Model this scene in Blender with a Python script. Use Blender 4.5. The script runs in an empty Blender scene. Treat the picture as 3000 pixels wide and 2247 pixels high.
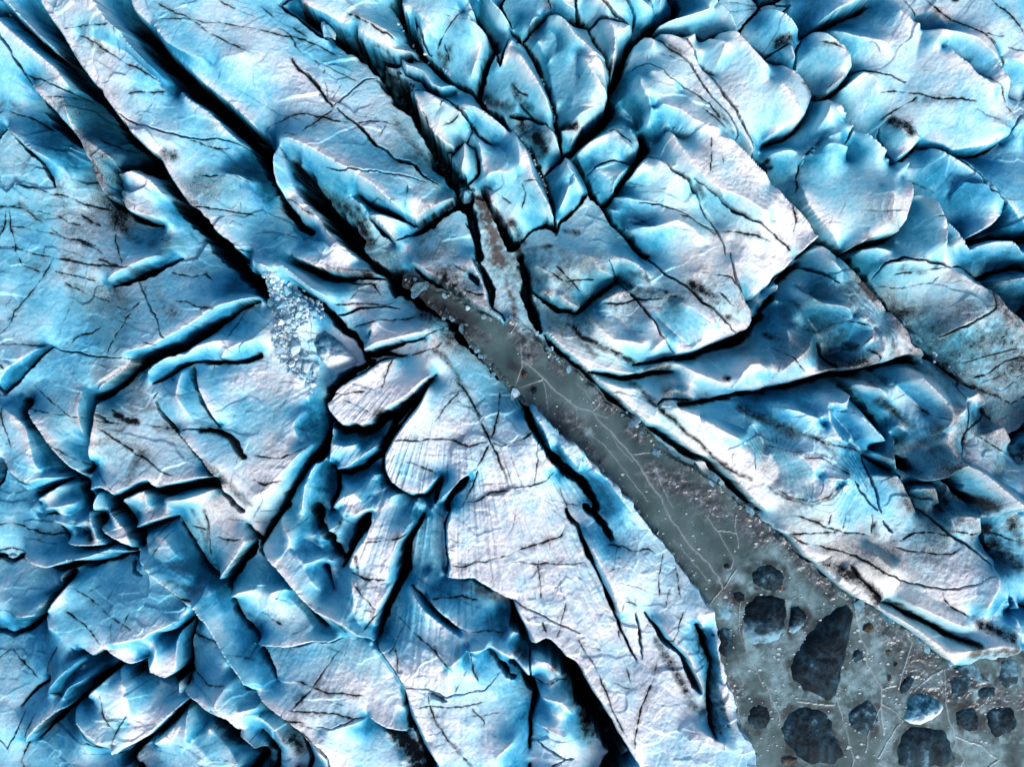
import bpy, math, heapq
import numpy as np
R = math.radians
sc = bpy.context.scene
col = sc.collection
# ---------------------------------------------------------------- camera, sky, sun, exposure
M_PER_PX = 0.02                    # the survey: one photo pixel is two centimetres on the glacier
CAM_H = 62.0
cam_d = bpy.data.cameras.new("camera"); cam = bpy.data.objects.new("camera", cam_d); col.objects.link(cam)
cam.location = (0, 0, CAM_H); cam.rotation_euler = (0, 0, 0)
cam_d.sensor_fit = 'HORIZONTAL'; cam_d.angle = 2*math.atan(30.0/CAM_H)
cam_d.clip_end = 2000; sc.camera = cam
SUN_EL, SUN_AZ = 36.0, 152.0       # azimuth clockwise from +Y (top of the picture)
w = bpy.data.worlds.new("World"); sc.world = w; w.use_nodes = True
nt = w.node_tree
sky = nt.nodes.new('ShaderNodeTexSky'); sky.sky_type = 'NISHITA'; sky.sun_disc = False
sky.sun_elevation = R(SUN_EL); sky.sun_rotation = R(SUN_AZ)
sky.air_density = 1.0; sky.dust_density = 3.0; sky.ozone_density = 0.6
bg = nt.nodes['Background']; bg.inputs['Strength'].default_value = 0.13
nt.links.new(sky.outputs[0], bg.inputs['Color'])
sun_d = bpy.data.lights.new("sun", 'SUN'); sun_d.energy = 2.5; sun_d.angle = R(24); sun_d.color = (1.0, .975, .945)
sun = bpy.data.objects.new("sun", sun_d); col.objects.link(sun)
sun.rotation_euler = (R(90-SUN_EL), 0, R(180-SUN_AZ)); sun.location = (0, 0, 80)
vs = sc.view_settings
sc.display_settings.display_device = 'sRGB'
vs.view_transform = 'Standard'; vs.look = 'None'; vs.exposure = 0.34; vs.gamma = 1.0; vs.use_curve_mapping = False
sc.render.engine = 'CYCLES'
sc.cycles.max_bounces = 4; sc.cycles.diffuse_bounces = 3; sc.cycles.glossy_bounces = 2
sc.cycles.use_denoising = True

# ---------------------------------------------------------------- the glacier survey
# Lines read off the photograph (tile by tile): E cliff edges (low side Left/Right, width, depth, ridge height,
# slump), K cracks (width, depth, slump), R crest lines (height), H dirt-filled hairlines, D silt, N brown mud,
# W weathered white crust, B clear blue ice, C greenish ice.
TRACE = """
T 0 0
E R 60 6 .5 -1.6|230,0 300,100 400,230 490,390 590,530 690,660 770,770 870,890 960,980 1040,1040 1090,1140 1150,1230 1220,1330 1290,1420 1380,1490 1460,1570 1560,1657
K 90 5 -1.5|430,420,60 540,520,100 640,610,90
K 110 6 -1.6|790,1085,40 900,1030,110 1000,1090,110
K 120 6 -1.6|1130,1290,80 1250,1450,130 1400,1580,120 1500,1657,80
K 26 3 -1|-20,20,14 70,100,20 150,180,20 240,270,34 330,350,40 420,410,60
E R 36 5 .4 -1.2|190,560 270,650 370,750 470,860 515,920 550,1010 580,1080 605,1150 640,1230 700,1290 790,1310 830,1370 920,1410 1010,1430
K 50 4 -1.2|240,680,40 330,790,70 420,870,60 480,920,30
K 10 1.6 -.4|-10,200 60,310 130,430 190,560
K 24 3 -.8|-10,790,6 70,880,12 130,950,20 200,1000,30 250,1060,30 290,1130,24 310,1190,8
E R 90 7 .3 -2.4|815,-20 860,80 930,150 980,200 1040,280 1110,370 1200,450 1300,550 1390,620 1480,690 1560,760 1657,850
R 1.1|650,-20 700,90 780,210 850,270 900,340 960,410 1020,470 1090,540
R .5|1180,600 1250,660 1400,760 1480,850 1560,930
K 60 6 -2|1130,480,50 1220,560,90 1340,650,100 1440,740,70 1560,860,70 1650,920,80
H 5|400,205 520,200 640,212 740,232 800,237
H 6|520,240 600,285 660,320 730,365 840,430 950,490 1040,540 1090,565
H 5|820,635 930,610 1090,600
H 8|140,460 240,510 330,550 430,590 500,620 620,625
H 8|0,690 70,725 150,745 230,780 310,820
H 4|300,640 420,645 540,640 640,620
K 9 .8 -.1|750,730 830,780 920,820 1010,845 1100,870 1200,895 1300,910 1400,905 1480,920 1657,960
H 8|1230,915 1330,945 1420,970 1500,960
H 6|510,875 600,880 680,915 760,940 860,960
H 7|0,1160 110,1185 230,1215 360,1250 480,1290 600,1320 690,1350
H 12|0,1310 60,1330 130,1350 190,1400 260,1450
H 6|260,1450 330,1500 410,1530 540,1580 657,1640
H 5|130,1330 300,1370 400,1420 480,1450
H 5|0,1440 130,1470 300,1500 410,1535 520,1560 640,1610
H 7|0,1585 70,1600 200,1630 300,1650
H 5|10,1330 25,1450 50,1560 80,1650
H 5|460,1360 540,1420 600,1460
H 8|690,1350 690,1460 720,1540 760,1620 770,1657
H 5|980,160 1080,145 1180,145 1300,155 1430,160 1550,175 1657,195
H 6|990,0 1060,55 1140,90 1220,130 1270,160 1370,230 1450,270 1540,320 1657,370
H 5|1400,0 1500,50 1560,75 1657,110
H 6|1250,1140 1350,1150 1450,1150 1560,1160 1620,1185 1657,1190
H 7|1200,1330 1330,1350 1440,1365 1560,1380 1657,1395
H 6|1510,1610 1600,1625 1657,1630
K 30 2 -.6|742,1100,20 748,1180,36 760,1250,28 790,1310,28
D 60 .5|700,1400 780,1480 880,1560
D 50 .4|520,700 500,800
D 60 .5|1090,1010 1130,1020
D 50 .5|650,320 690,350
D 60 .5|1240,1290 1270,1330
D 40 .5|500,360 560,430
D 60 .4|60,1310 200,1390
D 50 .35|380,1130 330,1220
D 45 .4|30,640 90,700
D 45 .4|420,680 470,740
R .55|530,240 700,300 850,360 950,450 1060,540
R .5|900,860 1000,900 1200,960
R .45|1480,1140 1560,1150 1640,1190
R .6|1000,170 1100,300 1250,380 1390,430
R .5|1390,430 1500,390 1657,360
R .5|30,0 130,100 230,200 340,300 440,385
R .5|-10,120 100,220 230,330 400,470 470,580
R .5|420,620 460,720 480,830
R .45|560,900 640,960 740,1030 780,1090
R .4|800,1340 900,1390 1000,1410
R .4|40,830 130,900 220,980 330,1040
R .5|770,1130 880,1120 1000,1180 1060,1260
T 750 0
K 120 7 -2|-40,880,90 60,1000,120 90,1120,80 125,1200,50
K 50 4 -1.5|140,1240,40 190,1340,50 250,1430,50 330,1480,40
E L 120 6 .5 -1.8|215,1020 240,1150 280,1240 350,1320 420,1400 500,1510 580,1590 660,1657
R .7|170,960 150,1060 145,1150 170,1230 200,1290
R .6|200,1290 300,1350 400,1410
H 5|190,1290 270,1330 340,1380 410,1400
H 5|165,970 210,1040 250,1160
E R 50 4 .4 -1.3|260,-10 300,50 380,90 430,110 480,140 540,170 600,185 640,170 650,220 720,270 800,310 900,350 1000,350
K 90 5 -1.5|310,60,40 400,130,40 520,210,70 640,280,80 740,360,100 830,430,130 900,510,140 950,600,110 990,680,80 1040,770,60 1100,850,50 1150,950,70 1200,1040,110 1250,1100,110 1320,1200,130 1330,1290,110
K 40 4 -1.3|1330,1290,80 1270,1330,44 1200,1370,44 1120,1430,44 1040,1480,40 1000,1500,20
K 20 2 -1|120,-10 240,80 330,150 450,230
H 7|570,95 640,130 740,180 830,240 920,270
R .6|600,100 720,160 830,210 900,250
E R 20 3 .45 -1|920,370 960,440 1070,480 1120,560 1200,595 1280,570
K 8 1.6 -.4|1280,520 1190,455 1130,400 1080,370 990,345 930,355
K 14 2.5 -.8|1010,590 1080,565 1200,610 1300,690 1390,790 1395,850 1350,920 1290,975
E R 24 3 .4 -1.1|1005,600 1035,740 1080,810 1130,870 1210,940 1280,970
R .4|1090,590 1180,650 1300,730 1365,790
R .3|1200,700 1190,800 1150,880
H 5|1080,720 1110,800 1120,880
H 5|1190,830 1280,790 1320,740
K 16 3 -1|1340,905 1420,950 1445,1050 1440,1110 1360,1165 1300,1085 1240,1010 1340,905
R .5|1350,930 1350,1030 1330,1100
K 16 1.7 -.15|220,370 260,430 330,490 390,560 440,640 490,690
K 16 1.7 -.2|520,690 580,750 650,800 720,870 780,940 830,960 890,1020 960,1040 1030,1070 1080,1140 1180,1190
D 20 .6|220,370 260,430 330,490 390,560 440,640 490,690
D 20 .6|580,750 650,800 720,870 780,940
K 9 1 0|500,680 560,600 640,520 690,470 740,460
H 8|500,700 440,780 350,870 320,920
H 7|0,190 130,215 270,225 390,270 470,310 560,340
H 6|300,345 400,390 480,425 560,460 640,500
H 5|0,20 100,90 180,140 260,180 330,220
H 6|40,830 90,795 200,775 320,755 420,775 510,790 610,795 680,780 780,765 880,765
H 5|90,150 200,200 300,340
H 6|190,880 250,905 320,920
H 5|420,470 440,420
H 5|470,640 510,570 540,510
H 5|790,880 810,830 830,780
K 8 .7 -.1|430,1090 560,1130 680,1145 800,1135 920,1150 1010,1160 1100,1180
R .95|170,920 260,950 400,1010 520,1080 650,1150 780,1230 850,1300 960,1390
R -.5|260,1060 400,1140 560,1230 680,1320
H 5|700,1290 790,1300 860,1340
H 5|980,1200 985,1330 960,1400
E R 30 3 .4 -1|640,1240 760,1310 880,1370 970,1410 1040,1450
E R 40 4 .5 -1|1040,1450 1150,1370 1270,1300
R .5|1150,1370 1050,1300 1000,1230
E R 30 3 .4 -1.1|720,1390 800,1470 880,1560
K 10 1.6 -.4|890,1560 1000,1500 1000,1480
R .4|730,1395 840,1400 970,1450
K 40 4 -1.4|1460,1200,30 1500,1300,50 1560,1400,60 1620,1500,70 1657,1570,80
K 60 4 -1.5|1330,1290,90 1380,1370,80 1400,1450,60 1420,1550,50 1440,1657,40
K 40 4 -1.2|900,-10,60 930,90,60 970,150,60 1000,230,64 1060,320,56 1110,370,46 1160,420,40 1230,480,36 1290,520,36 1380,560,30 1440,610,40 1480,680,46 1530,720,56 1600,790,46 1657,840,36
K 60 5 -1.8|1400,60,20 1450,150,40 1530,240,60 1560,300,60 1530,340,50 1490,420,40 1450,520,40 1440,600,40
R 1|1340,-10 1390,70 1420,150
H 8|1340,110 1270,180 1200,250 1160,320
R .9|1340,110 1400,190 1490,240
R .5|1490,250 1440,400 1400,480
R .5|1010,60 1090,150 1150,250
H 6|1210,270 1235,330 1250,390
K 20 3 -1|1570,-10 1610,80 1657,150
R .7|1480,0 1550,80 1640,170
R .4|950,30 970,110
K 14 2 -.8|1020,110 1050,190 1080,270 1130,330
R .3|1050,120 1075,200 1085,260
K 24 2.5 -1|1390,790 1430,860 1500,910 1540,935
R .6|1340,680 1440,720 1560,800 1657,880
R .5|1410,880 1450,960 1460,1080 1490,1150
R .6|1490,1150 1560,1130 1657,1140
R .5|1550,310 1500,400 1455,500
R .5|1657,280 1620,330 1585,410
K 14 2.5 -1|1560,330 1580,430 1610,340 1640,250
R -.2|1480,1230 1560,1400 1657,1490
H 8|1480,1190 1560,1250 1657,1320
T 1500 0
K 26 3 -1.1|-10,170,20 80,260,30 140,350,20 190,450,24 230,560,24 260,650,26 280,730,24 290,830,30
R .7|0,330 70,420 140,520 200,630 250,740
H 8|0,540 60,600 110,640
H 7|40,650 100,720 180,790
R -.2|40,260 130,430 200,560
K 16 2.5 -.8|490,180 540,270 600,370 630,450 640,530
E R 50 4 .9 -1.4|400,930 480,830 560,750 625,690 625,600 630,540
R 1|230,120 330,190 390,280 480,360 560,450 600,560
R 1.1|420,380 490,500 560,600 622,685
R .8|610,695 540,730 430,770 390,800
R .1|240,400 290,310 285,240 220,170
R .5|425,380 405,560 375,760
R -.3|170,260 230,400 260,560 290,690
K 20 3 -1.1|40,260,30 130,180,20 200,115,14 300,120,12 400,130,20 460,140,20
R .5|250,90 150,140 110,190
R .6|290,0 350,60 400,90
H 6|230,0 240,50 250,100
K 14 2.5 -.9|410,-10 415,70 430,120 500,180 560,150 640,160 690,170
R .8|470,20 560,70 650,150
R -.3|440,110 530,120
K 14 2 -.7|530,-10 570,50 650,120 700,165 770,185
R .9|720,0 800,60 900,90
R .6|830,0 900,85 800,140
K 10 2 -.6|690,-10 730,60 780,130 780,200
K 60 6 -2|1100,-10,36 1060,60,44 980,110,50 900,170,56 830,230,56 800,250,56 760,300,46 720,370,46 690,450,46 660,520,56 640,570,40 630,640,30
R .7|960,0 950,60
K 8 1.6 -.5|850,-10 910,80
K 14 2.5 -1|490,190 570,145 660,175 760,200
R .95|570,165 630,220 655,300 650,360 640,460
R .8|655,290 750,210
R .2|810,260 770,350 740,440
R .7|820,260 900,300 880,400
R 1.3|810,510 800,620 870,740 870,830
R 1.15|870,740 960,740 1050,770 1150,840 1250,880 1360,890
R .9|810,510 940,520 1080,620
R -.9|700,640 790,740 820,850
R -1.2|900,930 1000,860 1150,890
K 6 1 .3|740,460 860,440 940,480 1000,550 1080,590 1170,640 1250,690 1280,740 1350,800
H 6|1130,610 1200,650 1270,720 1330,810
H 5|1200,740 1280,790 1350,860
K 10 1.7 -.4|870,260 930,265 960,290 1010,340 1060,380 1130,430 1180,510 1230,590 1310,680 1390,760 1440,830 1460,880 1430,940
K 10 1.7 -.5|1050,210 1110,260 1160,330 1200,410 1260,470 1310,540 1350,610 1420,700 1480,800 1540,900 1580,980
R .4|960,225 1080,260 1190,410 1300,600 1450,830 1560,980
K 26 3 -1.2|870,230,36 960,200,20 1040,190,14 1130,200,14 1200,210,20 1260,240,26 1330,215,12 1440,230,8 1480,240,8
R .95|1330,235 1420,260 1500,360 1600,470 1657,530
R .75|1270,270 1350,330 1320,430
R .5|1180,230 1120,280 1150,340
K 18 1.5 -.8|1310,480 1250,450 1210,410
R .7|950,180 1100,150 1240,110 1310,70
R .9|1230,0 1310,70 1400,160 1450,220
R -.6|1060,180 1200,180 1350,195
K 20 3 -1|1310,-10,10 1380,80,16 1450,160,24 1500,200,36 1540,260,44 1600,310,44 1657,340,36
K 20 3 -1|1640,-10,10 1600,50,20 1540,110,24 1480,180,30
K 40 6 -1.8|630,640,36 610,740,46 580,800,46 500,880,46 420,940,46 350,990,36 310,1030,24
K 60 5 -1.8|850,880,60 870,960,60 810,1040,30 780,1100,26 720,1170,22 680,1230,22 620,1310,22 590,1300,20
R .7|430,1000 520,930 630,880 720,830
R .8|640,870 700,950 760,1000
R .5|760,850 810,930 790,1000
H 8|600,870 660,880 720,920 790,960
K 9 1.7 -.4|480,1140 560,1080 650,1060 780,1070
R .8|760,1085 660,1200 650,1260
R .6|540,1110 640,1200
K 18 3 -1|310,1020 250,1080 220,1110
K 22 3 -1.1|400,1010,16 440,1080,18 480,1150,20 500,1190,20 540,1260,24 590,1310,24 620,1370,24 660,1430,30 700,1470,30 760,1530,30 800,1580,30 850,1640,34 880,1657,34
R .8|340,1020 350,1090 390,1160 440,1230
R .5|380,1160 350,1270 310,1350
K 18 3 -1|500,1230 440,1310 370,1380 310,1440 290,1500
K 28 3 -1|20,830 60,890 110,950 150,1020 190,1100 220,1160 240,1240 260,1320 280,1400 290,1480
H 7|60,1200 80,1280 70,1350
R .7|0,850 45,950 50,1100 30,1160
R .7|60,930 110,1050 130,1150 200,1280 265,1410
H 6|60,1190 150,1190 230,1230
K 36 4 -1.2|290,1470,28 230,1440,28 150,1460,20 100,1500,16 30,1580,10
K 18 2.5 -1|-10,730 80,740 160,770 230,810 280,850
R .7|210,820 270,900 305,980
R .5|310,860 380,860 430,880
H 8|330,820 400,820 440,850
K 20 3 -1|290,830 310,920 330,1000
D 70 .8|60,790 140,860 200,960
R 1.0|720,1180 870,1040
R .8|870,1045 960,1085 1060,1150 1140,1260
R .6|660,1280 800,1310 1000,1350 1100,1370 1140,1260
R -.2|640,1350 760,1420 900,1470
R .8|750,1500 940,1480 1050,1450 1150,1500 1240,1600
K 7 1 .1|810,1325 920,1340 1040,1370 1130,1410 1210,1460 1310,1500 1350,1600
H 5|1050,1410 1150,1430 1320,1530
K 12 2.2 -.7|880,1010 960,1060 1040,1130 1110,1190 1150,1230 1200,1310 1240,1380 1300,1460 1340,1550 1360,1657
R 1.2|960,850 1040,970 1120,1090 1200,1190 1300,1270 1420,1310 1560,1390 1657,1440
R 1.0|965,850 1130,880 1250,920 1400,955 1500,1050 1580,1130 1657,1200
H 6|1250,910 1255,1040 1240,1180
H 4|1320,970 1330,1100
K 12 1.7 -.5|1150,1190 1230,1240 1310,1300 1400,1380 1480,1430 1560,1470 1657,1530
R .8|1340,1310 1400,1380 1450,1430
R -.3|1230,1320 1330,1450
R .6|1400,1560 1520,1590 1600,1657
H 7|1330,1500 1450,1520 1560,1550 1657,1590
D 30 .6|1180,1230 1220,1290
K 30 4 -1.3|1580,1000,16 1620,1040,40 1657,1080,50
K 20 3 -1.2|1440,950 1500,1010 1570,1100 1657,1170
T 2250 0
K 26 3 -1.2|-10,15,14 70,45,20 150,90,24 220,160,36 240,210,44
K 26 3 -1.2|240,210,44 310,190,30 400,140,30 480,100,26 560,60,24 640,30,20 700,-10,16
R .7|320,165 420,110 560,45 650,0
K 8 2 -.6|70,35 130,20 190,-10
R .5|0,60 100,110 190,200
D 50 .9|70,270 140,250
K 16 2.5 -1|240,240 200,300 190,380 200,450
K 26 3 -1.2|200,470,20 270,560,30 340,620,36 400,620,30 470,570,20 530,510,20 550,450,20
K 16 2.5 -1|350,210 400,270 470,320 520,390 550,440
R .7|280,225 400,290 480,350 530,450
R .5|530,460 450,540 380,590
H 9|310,290 400,320 480,360
K 14 2 -1|0,340 60,320 130,290 180,290
R .3|140,310 170,380
K 24 3 -1.1|0,350 90,390 180,450 240,520 310,620
K 14 2.5 -1|550,450,24 620,460,16 700,480,10 790,510,8 880,540,6
R .2|990,230 960,300 940,420 900,530
R .6|830,90 900,150 950,190
R .5|400,210 550,260 800,300
R -.9|990,130 1060,170 1130,190
R .3|960,110 1040,90 1150,180
R .7|990,235 1100,290 1170,390 1250,460 1290,520 1400,600 1450,640
R .8|1000,230 1150,260 1280,310 1400,420 1470,510 1530,600
R -.3|1110,310 1190,390 1260,430 1330,500
H 9|720,610 800,600 900,610 980,630 1060,660 1150,670 1230,680 1300,690
H 7|1340,490 1400,550 1460,590 1500,640 1540,700 1610,745
H 8|1000,0 1060,60 1140,130 1220,190 1300,250 1380,310 1430,370 1470,440 1500,520 1550,580 1620,620 1657,650
H 7|1290,240 1400,310 1450,370 1490,430 1520,500 1570,560
H 6|1340,265 1440,280 1480,270
H 5|860,0 920,60 960,120
H 9|1370,0 1430,60 1500,110 1560,190 1620,260 1657,310
H 6|1500,330 1580,355 1657,360
D 30 .9|1180,15
R -.7|1530,500 1600,600
R .6|1480,380 1560,410 1657,450
R .6|1290,420 1400,430 1500,540
D 40 .5|1220,400 1270,420
R .5|980,650 1100,720 1350,800 1560,850
E R 14 2.5 .4 -1|1000,920 1110,960 1180,1000 1290,985 1400,970 1500,930 1570,890
K 12 2 -.8|730,830 760,960 820,1060
E R 16 2.5 .5 -1|820,1060 920,990 990,920
D 55 .8|800,800 870,830 900,860
R .5|800,800 870,880 980,905
H 8|720,780 800,730 900,680 960,640
H 8|860,780 930,860 990,920
K 12 1.5 -.5|1570,890 1620,790 1657,740
K 36 3.5 -1.3|390,630,20 440,690,24 500,780,30 550,830,40 610,870,46 680,950,46 740,1010,40 810,1060,24
R .4|470,580 600,480 680,520 700,620
R .95|0,530 60,610 140,730 185,790
E L 24 3 .8 -1.3|300,620 240,760 180,820 90,870 -10,920
R .5|90,430 200,510 280,600
R .9|370,665 340,760 290,870
R .8|380,665 460,740 520,810 505,890
R .8|490,925 430,895 350,920 270,980 210,1050
R -.5|505,960 520,1020
K 10 1.8 -.5|530,820 505,890 490,950
R -.3|330,930 250,1000 200,1090
H 8|330,920 250,990 200,1080 180,1160 185,1250
R .4|20,1000 130,980 200,1000
R .9|470,990 380,970 330,970
R 1|540,860 620,930 700,990 830,1070 890,1150
R 1.2|690,1220 740,1300 720,1400 750,1490 815,1520
R .9|895,1170 885,1300 845,1430 815,1520
R .8|810,1520 650,1550 510,1620
R .5|200,1200 240,1330 330,1450 450,1590
D 25 .9|10,1030 40,1070
K 50 4 -1.5|-10,1130,20 90,1260,30 180,1350,36 250,1450,36 330,1540,46 420,1610,50 480,1640,40
K 28 3 -1.3|480,1650 600,1590 720,1560 800,1545 850,1480 895,1350 910,1260
K 18 3 -1|905,1160 905,1260
R .6|1060,960 1180,1040 1300,1130 1420,1240 1490,1320
K 14 2 -.8|990,930 1110,960 1190,1010 1270,1080 1340,1150 1410,1240 1500,1310
E L 30 4 .7 -1.4|1530,1390 1450,1470 1360,1520 1270,1565
K 14 1.8 -.5|1500,1310 1530,1380
K 16 3 -1|830,1070 900,1020 1000,940
K 20 3 -1.3|870,1110 920,1200 1000,1255 1080,1330 1160,1410 1230,1490 1280,1560
R 1|1005,1270 1050,1400 1100,1500 1080,1560 1070,1657
R .6|1000,1275 910,1275
R -.7|1100,1440 1110,1540
R -.8|920,1320 880,1450 840,1560
R .6|1090,1400 1200,1510 1290,1620
H 4|1000,1425 1060,1425 1150,1450
K 40 4 -1.5|1280,1570,30 1400,1540,40 1500,1520,40 1657,1540,50
R .4|1250,1030 1400,1180 1520,1320 1657,1480
R .4|1330,1600 1440,1570 1560,1570 1640,1657
R .3|600,1620 700,1610 790,1630
R .3|260,1620 350,1600 440,1657
R .7|0,1200 100,1320 200,1410 300,1530
R .7|300,1540 200,1630
K 40 3.5 -1.4|320,1560 210,1657
H 6|120,1340 150,1450 130,1530
H 8|0,1530 80,1590 150,1640
T 0 750
K 50 3 -1|1130,0,10 1060,30,46 960,80,50 860,120,46 770,160,32 680,190,8
R .42|1040,0 930,45 820,95 700,160
H 9|330,0 430,20 530,40 640,55 780,70 860,80
H 5|300,95 430,115 520,135 610,155
H 6|600,0 700,45 800,70
H 6|770,0 800,60
H 6|310,0 280,80 220,170 150,270 80,390 0,530
H 6|360,150 480,210 560,250 660,290 740,330 830,355
H 5|830,355 880,290
H 5|830,360 790,440 750,510 690,640
H 5|90,0 110,60 160,70 230,95
K 9 1.6 -.1|855,140 880,200 920,270 960,340 1010,410 1050,480 1085,530
D 120 .4|950,200 1000,300 1100,380
H 6|1100,290 1200,300 1300,340 1400,345
H 8|1060,80 1130,110 1220,125 1300,110 1370,150
H 6|0,570 130,575 250,580 310,580
K 7 .7 -.05|310,580 420,620 540,635 680,650 800,655
H 6|410,590 500,520 590,480 660,440
H 6|930,555 1040,585
K 60 3.5 -1.2|1650,285,6 1570,315,14 1480,370,30 1400,430,60 1320,490,80 1220,550,80 1130,610,70 1040,640,70 950,660,60 870,710,40 800,770,36 720,840,36 650,900,36 610,925,30
R .44|1640,270 1540,300 1430,330 1350,375 1280,425 1180,490 1080,540 1000,590 880,615 780,635
R .3|900,680 760,780 640,870
K 26 2.5 -.8|310,585,8 260,630,16 190,700,24 110,770,24 40,840,24 -10,900,24
R .38|270,600 160,680 60,750 10,820
H 6|0,680 40,710 80,740
K 30 2.5 -.9|960,830,10 1030,800,24 1110,750,30 1200,700,30 1290,680,24 1390,690,30
R .42|960,750 1050,680 1150,635 1200,640
R .42|1200,640 1300,580 1400,550 1500,550
K 36 3 -1|1410,685,20 1480,690,36 1560,680,30 1657,640,30
R .44|1430,660 1500,600 1580,560 1657,540
H 5|1590,280 1540,370 1470,540
K 30 2 -.8|1230,720,20 1240,790,34 1270,870,36 1310,960,30 1360,1040,20 1410,1100,8
R .5|1285,790 1320,890 1370,1000 1415,1085
R .3|1180,750 1150,900 1200,1000
K 24 1 -.5|1180,1120,8 1280,1125,10 1400,1130,26 1480,1160,36 1540,1230,46 1590,1300,36
D 34 .9|1300,1130 1400,1130 1480,1160 1540,1230 1590,1300
N 30 .9|1480,1170 1540,1240 1570,1290
K 16 2.5 -.8|980,940,10 1010,1000,16 1080,1080,16 1140,1150,20 1200,1210,24 1280,1300,24 1350,1390,20 1420,1470,36 1440,1530,30 1500,1610,30 1560,1657,30
R .4|1165,1150 1265,1270 1380,1410 1460,1530
H 8|700,985 760,1020 850,1070
D 28 .95|740,1020 800,1060 880,1085
K 14 1 -.4|630,1020 670,1040 705,1070
H 7|640,1110 700,1150 780,1210 860,1260 960,1330 1080,1400 1150,1430
D 80 .45|900,1280 860,1430
D 60 .45|1000,1100 1100,1120
D 50 .5|1320,1340 1400,1400 1500,1500 1600,1600
K 30 3 -1|600,925,20 600,1020,36 590,1100,36 575,1180,24 560,1280,20 560,1370,20 540,1400,20
R .35|540,880 530,1000 545,1150
R .4|630,960 620,1080 590,1200 570,1320
H 8|130,800 220,870 320,940 400,990 470,1030 560,1050
H 6|160,990 300,1010 450,1025
H 7|560,1050 700,1070 880,1085 1060,1110 1170,1125
K 60 4 -1.3|120,930,16 160,1010,24 220,1090,30 280,1180,40 340,1270,50 390,1340,60 440,1410,54 500,1470,46 530,1560,46 560,1640,40
R .5|50,990 130,1030 200,1100 230,1200 260,1310 310,1400
R .5|185,1000 280,1130 350,1230 440,1320 525,1400
H 9|0,960 30,1050 70,1140 100,1220 120,1280
E R 30 3 .4 -1.2|-10,1310 50,1360 90,1450 190,1530 310,1490 430,1440
R .5|50,1340 150,1420 220,1460 300,1430 400,1430
H 9|90,1400 150,1450 220,1480
R .4|270,1570 400,1485
R .4|290,1640 480,1600
E R 40 3.5 .5 -1.3|590,1530 640,1510 700,1530 740,1560 830,1520 900,1480 960,1460 1000,1510 1100,1490 1200,1470 1290,1450 1400,1440
K 50 4 -1.3|690,1550 740,1600 760,1657
K 36 3.5 -1.2|1000,1540 1060,1550 1200,1510 1330,1490 1420,1500
R .4|780,1580 860,1550 960,1500 960,1600
R .4|1060,1570 1200,1570 1380,1510
R .3|640,1530 620,1600 600,1657
K 12 1 -.4|960,915 1000,880
T 750 750
E R 30 4 .5 -1.1|230,20 330,60 420,110 520,120 620,125 740,115
K 30 3.5 -1.3|240,30,30 340,80,36 470,120,30 620,130,20 740,130,16 820,130,20
K 100 6 -1.6|660,-20,50 760,60,70 850,110,110 920,180,120 1000,240,140 1080,290,130 1130,300,150 1200,340,140 1280,420,110 1340,500,110 1400,570,100 1460,640,60 1500,690,40 1560,760,40 1620,810,40 1657,850,30
E R 30 3 .6 -1.2|1000,50 1080,110 1190,170 1230,210 1320,250 1420,330 1500,360 1600,435
E L 20 2.5 .3 -1.1|1400,0 1460,120 1500,220 1520,330 1590,380 1610,440
K 30 3 -1.3|1430,0 1480,100 1540,200 1535,330
H 9|1230,205 1300,210 1380,230 1440,245 1510,255
K 30 1.5 -.6|1370,110 1420,150 1450,190
H 6|1260,50 1320,90 1380,110
R .9|0,40 100,90 170,130
R .9|150,30 260,120 340,190 400,235 470,275
K 50 3.5 -1.3|240,195,16 330,250,26 400,300,36 450,360,50 490,420,56 560,480,40 620,520,40 670,600,36 680,640,36
H 7|490,310 620,305 740,300 830,310 900,285
K 12 1.6 -.2|480,380 560,370 640,340 750,320 850,320 920,340
H 9|570,465 680,445 800,410 900,410 1000,400 1050,370
H 7|450,160 560,150 640,175 730,170 760,210 800,260
R .3|720,510 760,430 720,600
R -.6|700,560 740,490
K 36 3.2 -1.2|690,635,36 780,620,36 870,590,28 970,550,20 1080,515,6
R .5|700,605 800,565 950,530 1080,495
K 28 3 -1.2|690,640,28 800,630,28 900,640,26 960,640,8
H 6|1080,515 1180,470 1250,430
H 6|970,640 1100,600 1200,560
K 90 4.5 -1.5|680,660,40 720,690,50 650,730,70 580,760,90 520,800,90 470,870,80 430,950,50 450,1050,50 460,1150,50 430,1230,70 400,1300,56 330,1340,40
E R 60 4.5 .6 -1.5|430,920 470,1010 560,1105 630,1085 690,1115 760,1080 830,1020 900,970 990,920 1050,860 1130,790
E L 10 2 .4 -1|430,920 500,860 600,800 700,750 790,680 890,655
H 5|450,880 560,890 640,880 760,880
H 5|560,920 650,960 740,1020
H 5|890,660 850,770 800,880
K 40 4.5 -1.4|1150,770,6 1100,830,26 1040,900,36 980,960,46 920,1010,56 880,1080,56 850,1160,46 800,1240,40
K 70 5 -1.6|850,1010 790,1080 750,1120
R -.1|500,1080 480,1200 475,1330
R -.1|500,1220 570,1235 640,1220
R -.1|520,1380 600,1365 700,1290 780,1230
K 36 4.5 -1.4|470,1370,16 500,1400,30 600,1400,36 700,1360,36 790,1290,36 830,1240,36
E R 30 4 .5 -1.3|1100,850 1040,970 950,1080 880,1180 825,1290 825,1380 860,1460 920,1510 1010,1550 1100,1545 1150,1490 1190,1440
H 8|870,1190 1000,1190 1130,1190 1250,1190 1370,1240 1440,1205 1510,1205
D 34 .6|1150,600 1230,680 1280,760 1350,880 1400,970
D 18 .6|1350,880 1400,970 1450,1070 1510,1190 1560,1300 1620,1450
H 10|1290,800 1350,880 1400,970 1450,1070 1510,1190 1560,1300 1620,1450
H 6|1520,1190 1570,1020 1580,870
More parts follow.
